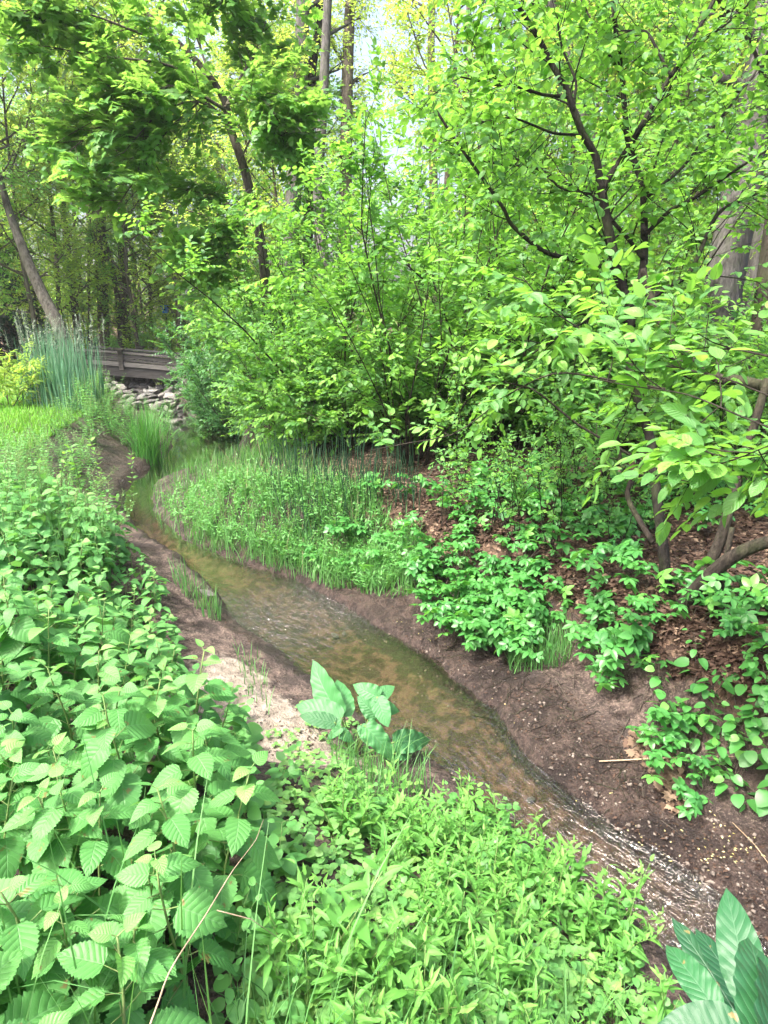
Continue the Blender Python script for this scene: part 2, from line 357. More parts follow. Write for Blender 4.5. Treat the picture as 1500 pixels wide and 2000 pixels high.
def leaf_mat(name, dark, light, trans, amount=.42, rough=.42, spec=.45, veins=0, vein_col=.5, slant=.55, young=None, spots=False):
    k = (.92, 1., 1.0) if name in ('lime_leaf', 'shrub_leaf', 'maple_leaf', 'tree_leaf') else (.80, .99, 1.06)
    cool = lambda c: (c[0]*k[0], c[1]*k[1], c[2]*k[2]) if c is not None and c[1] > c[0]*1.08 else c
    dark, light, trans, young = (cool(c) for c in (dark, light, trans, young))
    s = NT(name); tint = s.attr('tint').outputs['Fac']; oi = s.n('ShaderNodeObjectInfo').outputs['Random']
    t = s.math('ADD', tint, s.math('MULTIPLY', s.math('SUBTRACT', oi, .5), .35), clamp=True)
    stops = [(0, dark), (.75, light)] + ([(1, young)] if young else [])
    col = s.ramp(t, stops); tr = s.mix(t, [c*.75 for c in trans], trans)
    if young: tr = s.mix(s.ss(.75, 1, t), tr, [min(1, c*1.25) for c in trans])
    nrm = None
    if veins:
        uv = s.n('ShaderNodeSeparateXYZ'); s.l(s.n('ShaderNodeUVMap').outputs[0], uv.inputs[0])
        a = s.math('MULTIPLY', s.math('ABSOLUTE', s.math('SUBTRACT', uv.outputs[0], .5)), 2)
        ph = s.math('SUBTRACT', uv.outputs[1], s.math('MULTIPLY', a, slant/2))
        wv = s.math('COSINE', s.math('MULTIPLY', ph, 6.2832*veins))
        side = s.ss(.80, 1.0, wv); mid = s.math('SUBTRACT', 1, s.ss(.0, .075, a))
        v = s.math('MAXIMUM', s.math('MULTIPLY', side, .55), mid)
        col = s.mix(s.math('MULTIPLY', v, vein_col), col, [c*1.0+.10 for c in light])
        fine = s.noise(60, 2)
        h = s.math('ADD', s.math('MULTIPLY', v, -1), s.math('ADD', s.math('MULTIPLY', wv, -.35), s.math('MULTIPLY', fine.outputs[0], .5)))
        nrm = s.bump(h, .5, .002)
    if spots:
        tc = s.n('ShaderNodeTexCoord').outputs['Object']; nz = s.noise(34, 3, .6, tc).outputs[0]
        col = s.mix(s.ss(.66, .68, nz), col, (.16, .13, .05))
    p = s.n('ShaderNodeBsdfPrincipled'); s.l(col, p.inputs['Base Color']); p.inputs['Roughness'].default_value = rough; p.inputs['Specular IOR Level'].default_value = spec
    tb = s.n('ShaderNodeBsdfTranslucent'); s.l(tr, tb.inputs[0])
    if nrm is not None: s.l(nrm, p.inputs['Normal']); s.l(nrm, tb.inputs['Normal'])
    mx = s.n('ShaderNodeMixShader'); mx.inputs[0].default_value = amount; s.l(p.outputs[0], mx.inputs[1]); s.l(tb.outputs[0], mx.inputs[2]); s.l(mx.outputs[0], s.out.inputs[0])
    return s.m
def simple(name, c1, c2, scale=8, rough=.85, bump=.4, dist=.02, stretch=(1, 1, 1), spec=.25, coord='Object', detail=5):
    s = NT(name); tc = s.n('ShaderNodeTexCoord'); mp = s.n('ShaderNodeMapping'); s.l(tc.outputs[coord], mp.inputs[0]); mp.inputs['Scale'].default_value = stretch
    oi = s.n('ShaderNodeObjectInfo').outputs['Random']; nz = s.noise(scale, detail, .62, mp.outputs[0]).outputs[0]
    t = s.math('ADD', s.ss(.3, .7, nz), s.math('MULTIPLY', s.math('SUBTRACT', oi, .5), .4), clamp=True)
    p = s.n('ShaderNodeBsdfPrincipled'); s.l(s.mix(t, c1, c2), p.inputs['Base Color']); p.inputs['Roughness'].default_value = rough; p.inputs['Specular IOR Level'].default_value = spec
    s.l(s.bump(nz, bump, dist), p.inputs['Normal']); s.l(p.outputs[0], s.out.inputs[0]); return s.m
def bark_mat(name, c1, c2, scale=22, vert=.16, moss=0., bump=.9):
    s = NT(name); tc = s.n('ShaderNodeTexCoord'); mp = s.n('ShaderNodeMapping'); s.l(tc.outputs['Object'], mp.inputs[0]); mp.inputs['Scale'].default_value = (1, 1, vert)
    nz = s.noise(scale, 6, .65, mp.outputs[0]); big = s.noise(1.7, 3, .5, tc.outputs['Object'])
    h = s.math('ADD', nz.outputs[0], s.math('MULTIPLY', s.noise(scale*2.5, 4, .6, mp.outputs[0]).outputs[0], .5))
    col = s.mix(s.ss(.55, .95, h), c1, c2); col = s.mix(s.math('MULTIPLY', s.ss(.4, .75, big.outputs[0]), .5), col, [c*.55 for c in c2])
    if moss: col = s.mix(s.math('MULTIPLY', s.ss(.45, .7, s.noise(5, 4, .6, tc.outputs['Object']).outputs[0]), moss), col, (.07, .10, .03))
    p = s.n('ShaderNodeBsdfPrincipled'); s.l(col, p.inputs['Base Color']); p.inputs['Roughness'].default_value = .9; p.inputs['Specular IOR Level'].default_value = .2
    s.l(s.bump(h, bump, .03), p.inputs['Normal']); s.l(p.outputs[0], s.out.inputs[0]); return s.m

M = {}
M['nettle'] = leaf_mat('nettle_leaf', (.066, .185, .046), (.135, .30, .075), (.24, .48, .08), .34, .46, .25, veins=7.5, vein_col=.35, young=(.22, .38, .09), spots=True)
M['lance'] = leaf_mat('smartweed_leaf', (.075, .20, .038), (.15, .315, .06), (.30, .50, .06), .36, .5, .22, young=(.20, .37, .07))
M['weed'] = leaf_mat('weed_leaf', (.08, .21, .05), (.15, .32, .08), (.26, .48, .07), .38, .45, .4)
M['pale'] = leaf_mat('clover_leaf', (.12, .25, .06), (.19, .34, .085), (.32, .5, .08), .36, .5, .35, young=(.27, .38, .09))
M['shrub'] = leaf_mat('shrub_leaf', (.07, .19, .05), (.13, .30, .06), (.28, .56, .06), .46, .42, .5, veins=6, vein_col=.2, slant=.9, young=(.22, .41, .07), spots=True)
M['shrub_dark'] = leaf_mat('dark_shrub_leaf', (.045, .135, .045), (.09, .22, .06), (.18, .38, .05), .40, .45, .45)
M['creeper'] = leaf_mat('creeper_leaf', (.055, .185, .042), (.10, .275, .055), (.20, .44, .05), .36, .42, .5, young=(.17, .36, .06))
M['maple'] = leaf_mat('maple_leaf', (.08, .20, .055), (.14, .30, .065), (.32, .56, .08), .5, .45, .45, young=(.15, .36, .06))
M['lime'] = leaf_mat('lime_leaf', (.16, .28, .05), (.24, .38, .065), (.55, .70, .10), .52, .5, .35, young=(.36, .42, .07))
M['green'] = leaf_mat('tree_leaf', (.10, .24, .075), (.17, .35, .09), (.38, .66, .12), .5, .48, .4, young=(.19, .36, .06))
M['dock'] = leaf_mat('dock_leaf', (.028, .10, .032), (.08, .215, .068), (.15, .36, .06), .27, .46, .35, veins=9, vein_col=.3, slant=.5)
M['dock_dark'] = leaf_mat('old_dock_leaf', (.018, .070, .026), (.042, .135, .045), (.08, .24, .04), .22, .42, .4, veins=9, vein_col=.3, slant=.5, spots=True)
M['grass'] = leaf_mat('grass_blade', (.065, .17, .045), (.14, .27, .075), (.22, .42, .07), .34, .5, .35)
M['hay'] = leaf_mat('dry_blade', (.18, .20, .10), (.33, .30, .18), (.28, .28, .12), .3, .6, .3)
M['lawn'] = leaf_mat('lawn_blade', (.10, .24, .03), (.18, .36, .04), (.30, .52, .05), .36, .5, .3)  # sunlight on the lawn is put into this brighter colour
M['rush'] = leaf_mat('rush_blade', (.05, .17, .03), (.10, .27, .045), (.16, .38, .04), .28, .45, .4)
M['reed'] = leaf_mat('reed_blade', (.09, .20, .11), (.17, .29, .17), (.20, .36, .16), .28, .5, .35)
M['plume'] = simple('plume', (.15, .20, .15), (.24, .29, .22), 30, .9)
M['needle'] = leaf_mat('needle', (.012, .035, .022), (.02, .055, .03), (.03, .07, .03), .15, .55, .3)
M['litter'] = leaf_mat('dead_leaf', (.035, .021, .015), (.095, .060, .043), (.11, .07, .04), .12, .8, .2, young=(.24, .175, .12))
M['petal'] = leaf_mat('fallen_yellow_leaf', (.45, .40, .14), (.62, .55, .28), (.5, .4, .1), .15, .5, .4)
M['scrap'] = leaf_mat('rusty_leaf', (.30, .14, .05), (.42, .22, .07), (.4, .2, .05), .2, .6, .3)
M['stem'] = simple('green_stem', (.10, .20, .05), (.17, .22, .08), 20, .6)
M['twig'] = simple('twig', (.045, .038, .030), (.085, .07, .055), 30, .85)
M['horsetail'] = simple('horsetail_stem', (.012, .045, .022), (.03, .075, .035), 25, .55)
M['straw'] = simple('dry_stalk', (.20, .14, .09), (.34, .26, .18), 12, .8)
M['bark_dark'] = bark_mat('dark_bark', (.006, .005, .0045), (.022, .019, .016), 30, .3, .25)
M['bark_brown'] = bark_mat('brown_bark', (.012, .010, .008), (.042, .034, .027), 26, .3, .2)
M['bark_grey'] = bark_mat('grey_bark', (.03, .028, .027), (.10, .094, .09), 16, .12, .2)
M['bark_pale'] = bark_mat('pale_bark', (.03, .026, .022), (.12, .11, .095), 9, .3, .1)
M['bark_slim'] = bark_mat('slim_bark', (.05, .041, .033), (.16, .135, .11), 20, .2, .25)
M['wood'] = simple('weathered_plank', (.09, .085, .08), (.20, .19, .175), 9, .9, .5, .01, (.25, 4, 4))
M['wood_dark'] = simple('dark_beam', (.035, .033, .032), (.09, .085, .08), 9, .85, .5, .01, (.25, 4, 4))
M['stone'] = simple('field_stone', (.07, .066, .06), (.30, .285, .265), 9, .85, 1.0, .05)
M['stone_wet'] = simple('wet_stone', (.02, .02, .02), (.15, .145, .14), 6, .3, .7, .03, spec=.5)
M['iron'] = simple('black_iron', (.008, .008, .009), (.02, .02, .02), 12, .5)
M['blue'] = simple('blue_paint', (.03, .13, .48), (.06, .22, .62), 6, .5)
M['pebble'] = simple('pebble', (.05, .042, .036), (.24, .20, .17), 14, .8, .3, .01)
M['white'] = simple('white_floret', (.7, .7, .68), (.85, .85, .82), 30, .7)

def ground_mat():
    s = NT('ground'); tc = s.n('ShaderNodeTexCoord').outputs['Object']
    lit, sand, lawn, wet, bed, silt_deep = (s.attr(k).outputs['Fac'] for k in ('litter', 'sand', 'lawn', 'wet', 'bed', 'silt_deep'))
    n1 = s.noise(2.2, 5, .6, tc).outputs[0]; n2 = s.noise(11, 6, .65, tc).outputs[0]; n3 = s.noise(70, 4, .6, tc).outputs[0]
    grit = s.n('ShaderNodeTexVoronoi'); s.l(tc, grit.inputs['Vector']); grit.inputs['Scale'].default_value = 120
    mud = s.mix(s.ss(.40, .62, n2), (.048, .034, .030), (.145, .105, .088)); mud = s.mix(s.math('MULTIPLY', s.ss(.52, .66, n3), .6), mud, (.24, .185, .15)); mud = s.mix(s.math('MULTIPLY', s.ss(.48, .36, n3), .55), mud, (.04, .03, .025))
    mud = s.mix(s.ss(.52, .62, n1), mud, (.045, .033, .029))
    sandc = s.mix(s.ss(.3, .75, n2), (.20, .165, .132), (.37, .322, .272)); sandc = s.mix(s.math('MULTIPLY', s.ss(.6, .75, n1), .6), sandc, (.17, .13, .10))
    bedc = s.mix(s.ss(.42, .60, n2), (.038, .022, .015), (.118, .072, .050)); bedc = s.mix(s.ss(.56, .66, s.noise(5, 6, .7, tc).outputs[0]), bedc, (.04, .028, .02))
    bedc = s.mix(s.ss(.42, .62, s.math('ADD', silt_deep, s.math('MULTIPLY', s.math('SUBTRACT', s.noise(7, 6, .7, tc).outputs[0], .5), 1.1))), bedc, (.030, .021, .016))
    vl = s.n('ShaderNodeTexVoronoi'); s.l(tc, vl.inputs['Vector']); vl.inputs['Scale'].default_value = 28
    sepc = s.n('ShaderNodeSeparateColor'); s.l(vl.outputs['Color'], sepc.inputs[0])
    litc = s.ramp(sepc.outputs[0], [(0, (.03, .019, .014)), (.5, (.075, .046, .032)), (.85, (.15, .095, .065)), (1, (.30, .21, .15))])
    lawnc = s.mix(n2, (.06, .13, .02), (.13, .24, .035))
    edge = s.math('MULTIPLY', s.math('SUBTRACT', n2, .5), .9)
    f = lambda a: s.ss(.35, .65, s.math('ADD', a, edge))
    c = s.mix(f(sand), mud, sandc); c = s.mix(f(lit), c, litc); c = s.mix(f(lawn), c, lawnc); c = s.mix(f(bed), c, bedc)
    speck = s.ss(.0, .22, grit.outputs['Distance'])
    c = s.mix(s.math('MULTIPLY', s.math('SUBTRACT', 1, speck), .35), c, (.05, .04, .035))
    wet_shade = f(wet); c = s.mix(wet_shade, c, s.mix(1, c, (.42, .40, .40), 'MULTIPLY'))
    p = s.n('ShaderNodeBsdfPrincipled'); s.l(c, p.inputs['Base Color'])
    rg = s.n('ShaderNodeMapRange'); s.l(wet_shade, rg.inputs[0]); rg.inputs[3].default_value = .95; rg.inputs[4].default_value = .42; s.l(rg.outputs[0], p.inputs['Roughness'])
    p.inputs['Specular IOR Level'].default_value = .35
    h = s.math('ADD', s.math('MULTIPLY', n2, 1.5), s.math('ADD', s.math('MULTIPLY', n3, .5), s.math('MULTIPLY', vl.outputs['Distance'], lit)))
    s.l(s.bump(h, 1.0, .05), p.inputs['Normal']); s.l(p.outputs[0], s.out.inputs[0]); return s.m
def water_mat():
    s = NT('water'); tc = s.n('ShaderNodeTexCoord').outputs['Object']; rip = s.attr('riffle').outputs['Fac']
    uv = s.n('ShaderNodeUVMap').outputs[0]; mp = s.n('ShaderNodeMapping'); s.l(uv, mp.inputs[0]); mp.inputs['Scale'].default_value = (9, 5, 1)
    a = s.noise(3.2, 4, .6, mp.outputs[0]).outputs[0]; b = s.noise(26, 3, .6, tc).outputs[0]
    h = s.math('ADD', s.math('MULTIPLY', a, s.math('ADD', .035, s.math('MULTIPLY', rip, 4))), s.math('MULTIPLY', b, s.math('ADD', .004, s.math('MULTIPLY', rip, .9))))
    nb = s.bump(h, 1.0, .035)
    fr = s.n('ShaderNodeFresnel', i_IOR=1.36); s.l(nb, fr.inputs['Normal'])
    tr = s.n('ShaderNodeBsdfTransparent'); tr.inputs[0].default_value = (.94, .91, .87, 1)
    gl = s.n('ShaderNodeBsdfGlossy'); gl.inputs['Roughness'].default_value = .04; s.l(nb, gl.inputs['Normal']); gl.inputs['Color'].default_value = (1, 1, 1, 1)
    mx = s.n('ShaderNodeMixShader'); s.l(s.math('MULTIPLY_ADD', fr.outputs[0], 2.4, .03, clamp=True), mx.inputs[0]); s.l(tr.outputs[0], mx.inputs[1]); s.l(gl.outputs[0], mx.inputs[2]); s.l(mx.outputs[0], s.out.inputs[0]); return s.m
M['ground'] = ground_mat(); M['water'] = water_mat()
# ------------------------------------------------------------------ ground and water
def build_ground():
    ty = np.linspace(-1.62, 5.1, 560); tx = np.linspace(-4.75, 4.75, 620)
    Y, X = np.meshgrid(3.0+3.0*np.sinh(ty), .4+2.4*np.sinh(tx), indexing='ij')
    Z, e, s, st = terrain(X, Y, True)
    nr, nc = X.shape; i = np.arange(nr-1)[:, None]*nc; j = np.arange(nc-1)[None]
    mb = MB(); mb.add(np.stack([X, Y, Z], -1), [np.stack([i+j, i+j+1, i+nc+j+1, i+nc+j], -1).reshape(-1, 4)])
    o = mb.build('ground', M['ground']); o['kind'] = 'structure'
    nz = fbm(X*1.3, Y*1.3, 77)*.9; HWG = stream(X, Y)[3]
    beach = sstep(5.9, 7.0, st)*(1-sstep(8.5, 9.5, st))
    near = 1-sstep(10, 14, Y)
    at = {'bed': 1-sstep(-.03, .03, e),
          'litter': np.where(s > 0, sstep(.55, .95, e+nz*.45), .0)*1.0 + np.where(s < 0, sstep(20, 24, Y)*.9, 0),
          'silt_deep': np.where(s > 0, sstep(-.55, -.05, e/HWG), .0)*sstep(2.5, 4, st)*(1-sstep(10.5, 11.5, st))*.75+.35*np.exp(-((st-8.2)/.9)**2)+.5*sstep(13.5, 15, st),  # silt, plus deep-water darkness put into the bed colour by the wooded bank
          'sand': np.where(s < 0, beach*sstep(.22, .45, e+nz*.3)*.95*(1-sstep(1.5, 1.9, e)), np.where(st > 3.5, .22*sstep(.15, .4, e)*(1-sstep(.6, 1.1, e)), .10*sstep(.1, .3, e))*(1-sstep(8, 9.5, st))+.4*sstep(12.3, 13, st)*(1-sstep(15.2, 16, st))*(1-sstep(.9, 1.4, e)))*near,
          'lawn': np.where(s < 0, sstep(8.5, 10, Y+nz)*(1-sstep(21, 23, Y))*sstep(1.4, 2.2, e+nz*.4), 0),
          'wet': np.maximum((1-sstep(.02, np.where(s > 0, .85, .25), e+nz*.3))*(e > -.05)*.9, sstep(7, 9, Y)*(1-sstep(2.0, 2.8, e)))}  # wet mud; on far banks dark soil with its shade put into colour
    for k, v in at.items():
        a = o.data.attributes.new(k, 'FLOAT', 'POINT'); a.data.foreach_set('value', np.clip(v, 0, 1).astype(np.float32).ravel())
build_ground()
def build_water():
    K = smooth(CC, 3); H = smooth(HW, 3); D = np.gradient(K, axis=0); D = norm(D); Nn = np.stack([D[:, 1], -D[:, 0]], -1)
    c = np.linspace(-1.18, 1.18, 17); P = K[:, None]+Nn[:, None]*(H[:, None]*c[None])[..., None]
    L = np.concatenate([[0], np.cumsum(np.linalg.norm(np.diff(K, axis=0), axis=1))]); n = len(K)
    V = np.concatenate([P, np.full((n, 17, 1), ZW)], -1); i = np.arange(n-1)[:, None]*17; j = np.arange(16)[None]
    uv = np.stack([np.broadcast_to(L[:, None]*.2, (n, 17)), np.broadcast_to(c[None]*H[:, None], (n, 17))], -1)
    mb = MB(); mb.add(V, [np.stack([i+j, i+j+1, i+17+j+1, i+17+j], -1).reshape(-1, 4)], uv)
    o = mb.build('water', M['water']); o['kind'] = 'structure'
    st = np.arange(n)/8.0
    r = np.exp(-((st-2.6)/1.9)**2)[:, None]*(.75+.25*c[None]) + .40*np.exp(-((st-9.7)/1.0)**2)[:, None]*(c[None]*0+1) + .15*np.exp(-((st-6)/1.5)**2)[:, None]*(c[None]*0+1)
    a = o.data.attributes.new('riffle', 'FLOAT', 'POINT'); a.data.foreach_set('value', np.clip(r, 0, 1).astype(np.float32).ravel())
build_water()

# ------------------------------------------------------------------ footbridge
def build_bridge():
    rng = np.random.default_rng(3)
    a = px(150, 704, 20.2); b = px(372, 723, 20.2)             # near edge of the deck
    d = b-a; Lb = np.linalg.norm(d[:2]); rz = math.atan2(d[1], d[0]); dz = d[2]; c0 = (a+b)/2
    t = thing('footbridge', 'low grey weathered plank footbridge over the stony stream bed', 'bridge', (c0[0], c0[1], c0[2]), rz)
    L = Lb+.5; W = 1.5; sl = -dz/Lb
    z = lambda x: -sl*x-.018*(x*x-(L/2)**2)*0+.02*(1-(2*x/L)**2)
    nseg = 14; xs = np.linspace(-L/2, L/2, nseg+1)
    def strip(name, y, zc, sy, sz, m):
        mb = MB(); k = np.arange(nseg)[:, None]*4; c = np.array([[-sy/2, -sz/2], [sy/2, -sz/2], [sy/2, sz/2], [-sy/2, sz/2]])
        V = np.array([[(x, y+a, z(x)+zc+b) for a, b in c] for x in xs]); j = np.arange(4)[None]; j2 = (j+1) % 4
        mb.add(V, [np.stack([k+j, k+j2, k+4+j2, k+4+j], -1).reshape(-1, 4), np.array([[3, 2, 1, 0], [nseg*4, nseg*4+1, nseg*4+2, nseg*4+3]])])
        return mb.build(name, m, t, smooth=False)
    mb = MB()
    nb = int(L/.15)
    for i in range(nb):
        xm = -L/2+(i+.5)*L/nb; box(mb, (xm, W/2, z(xm)+rng.normal(0, .003)), (L/nb-.012, W, .045))
    mb.build('deck', M['wood'], t)
    strip('girder', .02, -.22, .10, .34, M['wood_dark']); strip('girder', W-.02, -.22, .10, .34, M['wood_dark'])
    strip('edge_board', -.06, -.01, .05, .13, M['wood']); strip('edge_board', W+.06, -.01, .05, .13, M['wood'])
    for y in (-.02, W+.02):
        strip('top_rail', y, .34, .10, .055, M['wood']); strip('rail_board', y, .24, .04, .10, M['wood_dark']); strip('lower_rail', y, .12, .04, .05, M['wood_dark'])
        for x in (-L/2+.1, -.35*1.0, L/2-.25):
            mb = MB(); box(mb, (x, y-.05 if y < 1 else y+.05, z(x)+.12), (.14, .13, .60)); p = mb.build('post', M['wood'], t)
            mb = MB(); box(mb, (x, y-.05 if y < 1 else y+.05, z(x)+.445), (.24, .2, .05)); mb.build('post_cap', M['wood'], p)
    return c0
BR = build_bridge()

# ------------------------------------------------------------------ stones under the bridge and a few by the water
def rock_mesh(name, seed, mat):
    rng = np.random.default_rng(seed); n = 18; m = 26
    th = np.linspace(0, PI, n); ph = np.linspace(0, 2*PI, m, endpoint=False); T, Pp = np.meshgrid(th, ph, indexing='ij')
    d = np.stack([np.sin(T)*np.cos(Pp), np.sin(T)*np.sin(Pp), np.cos(T)], -1); r = np.ones(T.shape)
    for k in range(16):
        q = norm(rng.normal(0, 1, 3)); r = np.minimum(r, rng.uniform(.55, .92)/np.maximum(d@q, .12))
    r = r*(1+.05*np.sin(d[..., 0]*5+seed)*np.sin(d[..., 1]*6)); V = d*r[..., None]*np.array([1, .8, .62])
    i = np.arange(n-1)[:, None]*m; j = np.arange(m)[None]; k = (j+1) % m
    mb = MB(); mb.add(V, [np.stack([i+j, i+m+j, i+m+k, i+k], -1).reshape(-1, 4)]); return mb.mesh(name, [mat])
def build_rocks():
    rng = np.random.default_rng(11); RM = [rock_mesh('stone', k, M['stone']) for k in range(5)]; RW = [rock_mesh('stone', 20+k, M['stone_wet']) for k in range(3)]
    rows = []
    def stone(me, p, s, label, group, rot=None):
        o = bpy.data.objects.new('stone', me); scene.collection.objects.link(o); o.location = p; o.scale = s
        o.rotation_euler = rot if rot is not None else (rng.normal(0, .25), rng.normal(0, .25), rng.uniform(0, 6.28)); tag(o, label, 'stone', group)
    # pale rubble up both banks under the bridge, dark wet stones in the bed between
    pale = [(468,742),(440,742),(425,748),(350,752),(335,760),(358,762),(362,745),(348,770),(330,774),(345,782),(318,771),(322,786),(340,790),(310,790),(325,797),(300,796),(352,795),
            (238,757),(225,748),(212,742),(250,766),(262,772),(245,775),(232,770),(274,780),(258,784),(240,786),(222,760),(208,755),(286,786),(268,790),(250,794)]
    for u, v in pale:
        if u > 400: continue
        D = 19.6-(v-740)*.075; p = px(u, v, D); sz = rng.uniform(.12, .24); stone(RM[rng.integers(5)], p, (sz, sz*rng.uniform(.7, 1), sz*rng.uniform(.65, 1)), 'pale rounded stone in the rubble lining the stream beside the footbridge', 'pale stones beside the footbridge')
    for k in range(70):
        u = rng.uniform(192, 352); v = rng.uniform(733, 768); D = 21.6-(v-733)*.04; p = px(u, v, D); sz = rng.uniform(.12, .27)
        stone(RM[rng.integers(5)] if rng.random() < .6 else RW[rng.integers(3)], p, (sz, sz*.8, sz*.75), 'grey stone in the shaded wall of rubble under the footbridge', 'stones under the footbridge')
    for k in range(26):
        u = rng.uniform(255, 335); v = rng.uniform(762, 800); D = 19.0-(v-762)*.06; p = px(u, v, D); sz = rng.uniform(.12, .24)
        stone(RW[rng.integers(3)], p, (sz, sz*.8, sz*.5), 'dark wet stone in the trickle below the footbridge', 'wet stones below the footbridge')
    p = hit(np.array(404.), np.array(1158.)); stone(RM[1], p+[0, 0, .0], (.10, .065, .045), 'flat pale stone alone at the water edge beside the nettle patch', None, (0, 0, -.5))
    for (u, v, s_) in ((655,1247,.045), (672,1242,.03), (1035,1568,.03)):
        p = hit(np.array(float(u)), np.array(float(v))); stone(RW[0], p+[0, 0, .02], (s_, s_*.8, s_*.7), 'small dark pebble breaking the surface of the shallow stream', 'dark pebbles in the stream')
build_rocks()

# ------------------------------------------------------------------ iron fence, bird house, far timber frame
def build_fence():
    a = px(-120, 694, 21.5); b = px(178, 694, 22.5); d = b-a; L = math.hypot(d[0], d[1]); rz = math.atan2(d[1], d[0])
    z0 = float(terrain(a[0], a[1])); t = thing('iron_fence', 'low black iron picket fence at the far edge of the lawn', 'fence', (a[0], a[1], z0), rz)
    mb = MB()
    for k in range(int(L/.13)): x = k*.13; zz = float(terrain(a[0]+d[0]*x/L, a[1]+d[1]*x/L))-z0; tube(mb, [(x, 0, zz-.05), (x, 0, zz+.98), (x, 0, zz+1.02)], [.011, .011, .002], 5)
    mb.build('picket_row', M['iron'], t)
    for h in (.12, .9):
        mb = MB(); box(mb, (L/2, 0.0, h), (L, .03, .03)); mb.build('rail', M['iron'], t)
    for k in range(6):
        x = k*L/5; mb = MB(); tube(mb, [(x, .03, -.1), (x, .03, 1.15)], .03, 8); mb.build('post', M['iron'], t)
build_fence()
def build_birdhouse():
    p = px(331, 690, 23.0); z0 = float(terrain(p[0], p[1])); H = float(px(330, 606, 23.0)[2])-z0
    t = thing('birdhouse', 'small blue birdhouse on a thin black pole behind the footbridge', 'birdhouse', (p[0], p[1], z0))
    mb = MB(); tube(mb, [(0, 0, -.1), (0, 0, H-.1)], .022, 8); mb.build('pole', M['iron'], t)
    mb = MB(); box(mb, (0, 0, H), (.17, .17, .20)); b = mb.build('box', M['blue'], t)
    mb = MB(); box(mb, (-.055, 0, H+.135), (.17, .24, .02)); box(mb, (.055, 0, H+.16), (.13, .24, .02)); mb.build('roof', M['blue'], b)
    mb = MB(); tube(mb, [(0, -.092, H+.02), (0, -.075, H+.02)], .025, 10); mb.build('hole_shade_disc', M['iron'], b)  # solid black disc, painting the shade inside the opening
build_birdhouse()
def build_frame():
    p = px(372, 655, 27.0); z0 = float(terrain(p[0], p[1])); H = float(px(370, 604, 27.)[2])-z0
    t = thing('timber_arbor', 'dark timber post frame with a crossbar among the bright shrubs behind the birdhouse', 'arbor', (p[0]-.2, p[1], z0))
    for x in (0, 1.0):
        mb = MB(); box(mb, (x, 0, H/2-.1), (.10, .10, H+.1)); mb.build('post', M['bark_brown'], t)
    mb = MB(); box(mb, (.5, 0, H+.035), (1.7, .12, .10)); mb.build('crossbar', M['bark_brown'], t)
    mb = MB(); tube(mb, [(0.02, -.065, H-.35), (.3, -.065, H+.0)], .03, 6); mb.build('brace', M['bark_brown'], t)
build_frame()
# ------------------------------------------------------------------ small plants: one of each kind, then copies
UP = np.array([0, 0, 1.])
def nettle(seed, H=.62, tpl=T_NETTLE):
    rng = np.random.default_rng(seed); st = MB(); fo = MB()
    S = wander(rng, (0, 0, -.05), (rng.normal(0, .12), rng.normal(0, .12), 1), H+.05, 7, .06, .12); tube(st, S, np.linspace(.0045, .002, len(S)), 6)
    P = []; D = []; N = []; L = []; T = []; nn = 9; az = rng.uniform(0, 6.28)
    for k in range(nn):
        t = .28+.72*(k/(nn-1))**.9; p, d = along(S, t); top = k/(nn-1); az += 2.39 if rng.random() < .5 else PI/2
        for q in ((0, PI) if k % 2 else (0, PI)):
            a = az+q+rng.normal(0, .25); h = np.array([math.cos(a), math.sin(a), 0]); pl = (.07-.055*top)*rng.uniform(.7, 1.3); el = .25+.45*top-.1
            pe = p+pl*(h*math.cos(el)+UP*math.sin(el)); sticks(st, p, pe, .0016, .0013)
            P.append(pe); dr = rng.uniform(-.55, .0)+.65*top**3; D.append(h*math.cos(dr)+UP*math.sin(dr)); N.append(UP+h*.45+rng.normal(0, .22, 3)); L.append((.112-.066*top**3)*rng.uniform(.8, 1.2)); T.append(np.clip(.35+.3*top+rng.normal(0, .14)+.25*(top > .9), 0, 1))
    leaves(fo, tpl, P, D, N, L, rng, 0, T)
    root = thing('nettle_plant', 'x', 'nettle'); st.build('stem', M['stem'], root); fo.build('foliage', M['nettle'], root); return root
def leafy(name, cat, seed, H, n, size, tpl, mat, stemmat='stem', lean=.25, rise=.5, pet=.01, whorl=2, t0=.15, r=.002, droop=.1, top_small=.55, nstem=1):
    rng = np.random.default_rng(seed); st = MB(); fo = MB()
    for b in range(nstem):
        S = wander(rng, (0, 0, -.03), (rng.normal(0, lean), rng.normal(0, lean), 1), H*rng.uniform(.7, 1.1)+.03, 6, .12, .1); tube(st, S, np.linspace(r, r*.45, len(S)), 5)
        P = []; D = []; N = []; L = []; T = []; az = rng.uniform(0, 6.28)
        for k in range(n):
            t = t0+(1-t0)*k/(n-1); p, d = along(S, t); az += 2.4
            for q in range(whorl):
                a = az+q*2*PI/whorl+rng.normal(0, .3); h = np.array([math.cos(a), math.sin(a), 0]); el = rise*rng.uniform(.3, 1.3)-droop+.4*(k == n-1)
                pe = p+pet*(h+UP*.5)
                if pet > .015: sticks(st, p, pe, r*.4, r*.35)
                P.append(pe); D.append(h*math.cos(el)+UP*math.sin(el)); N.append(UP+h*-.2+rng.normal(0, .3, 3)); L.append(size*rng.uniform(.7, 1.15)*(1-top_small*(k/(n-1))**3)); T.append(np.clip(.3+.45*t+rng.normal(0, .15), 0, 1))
        leaves(fo, tpl, P, D, N, L, rng, 0, T)
    root = thing(name, 'x', cat); st.build('stem', M[stemmat], root); fo.build('foliage', M[mat], root); return root
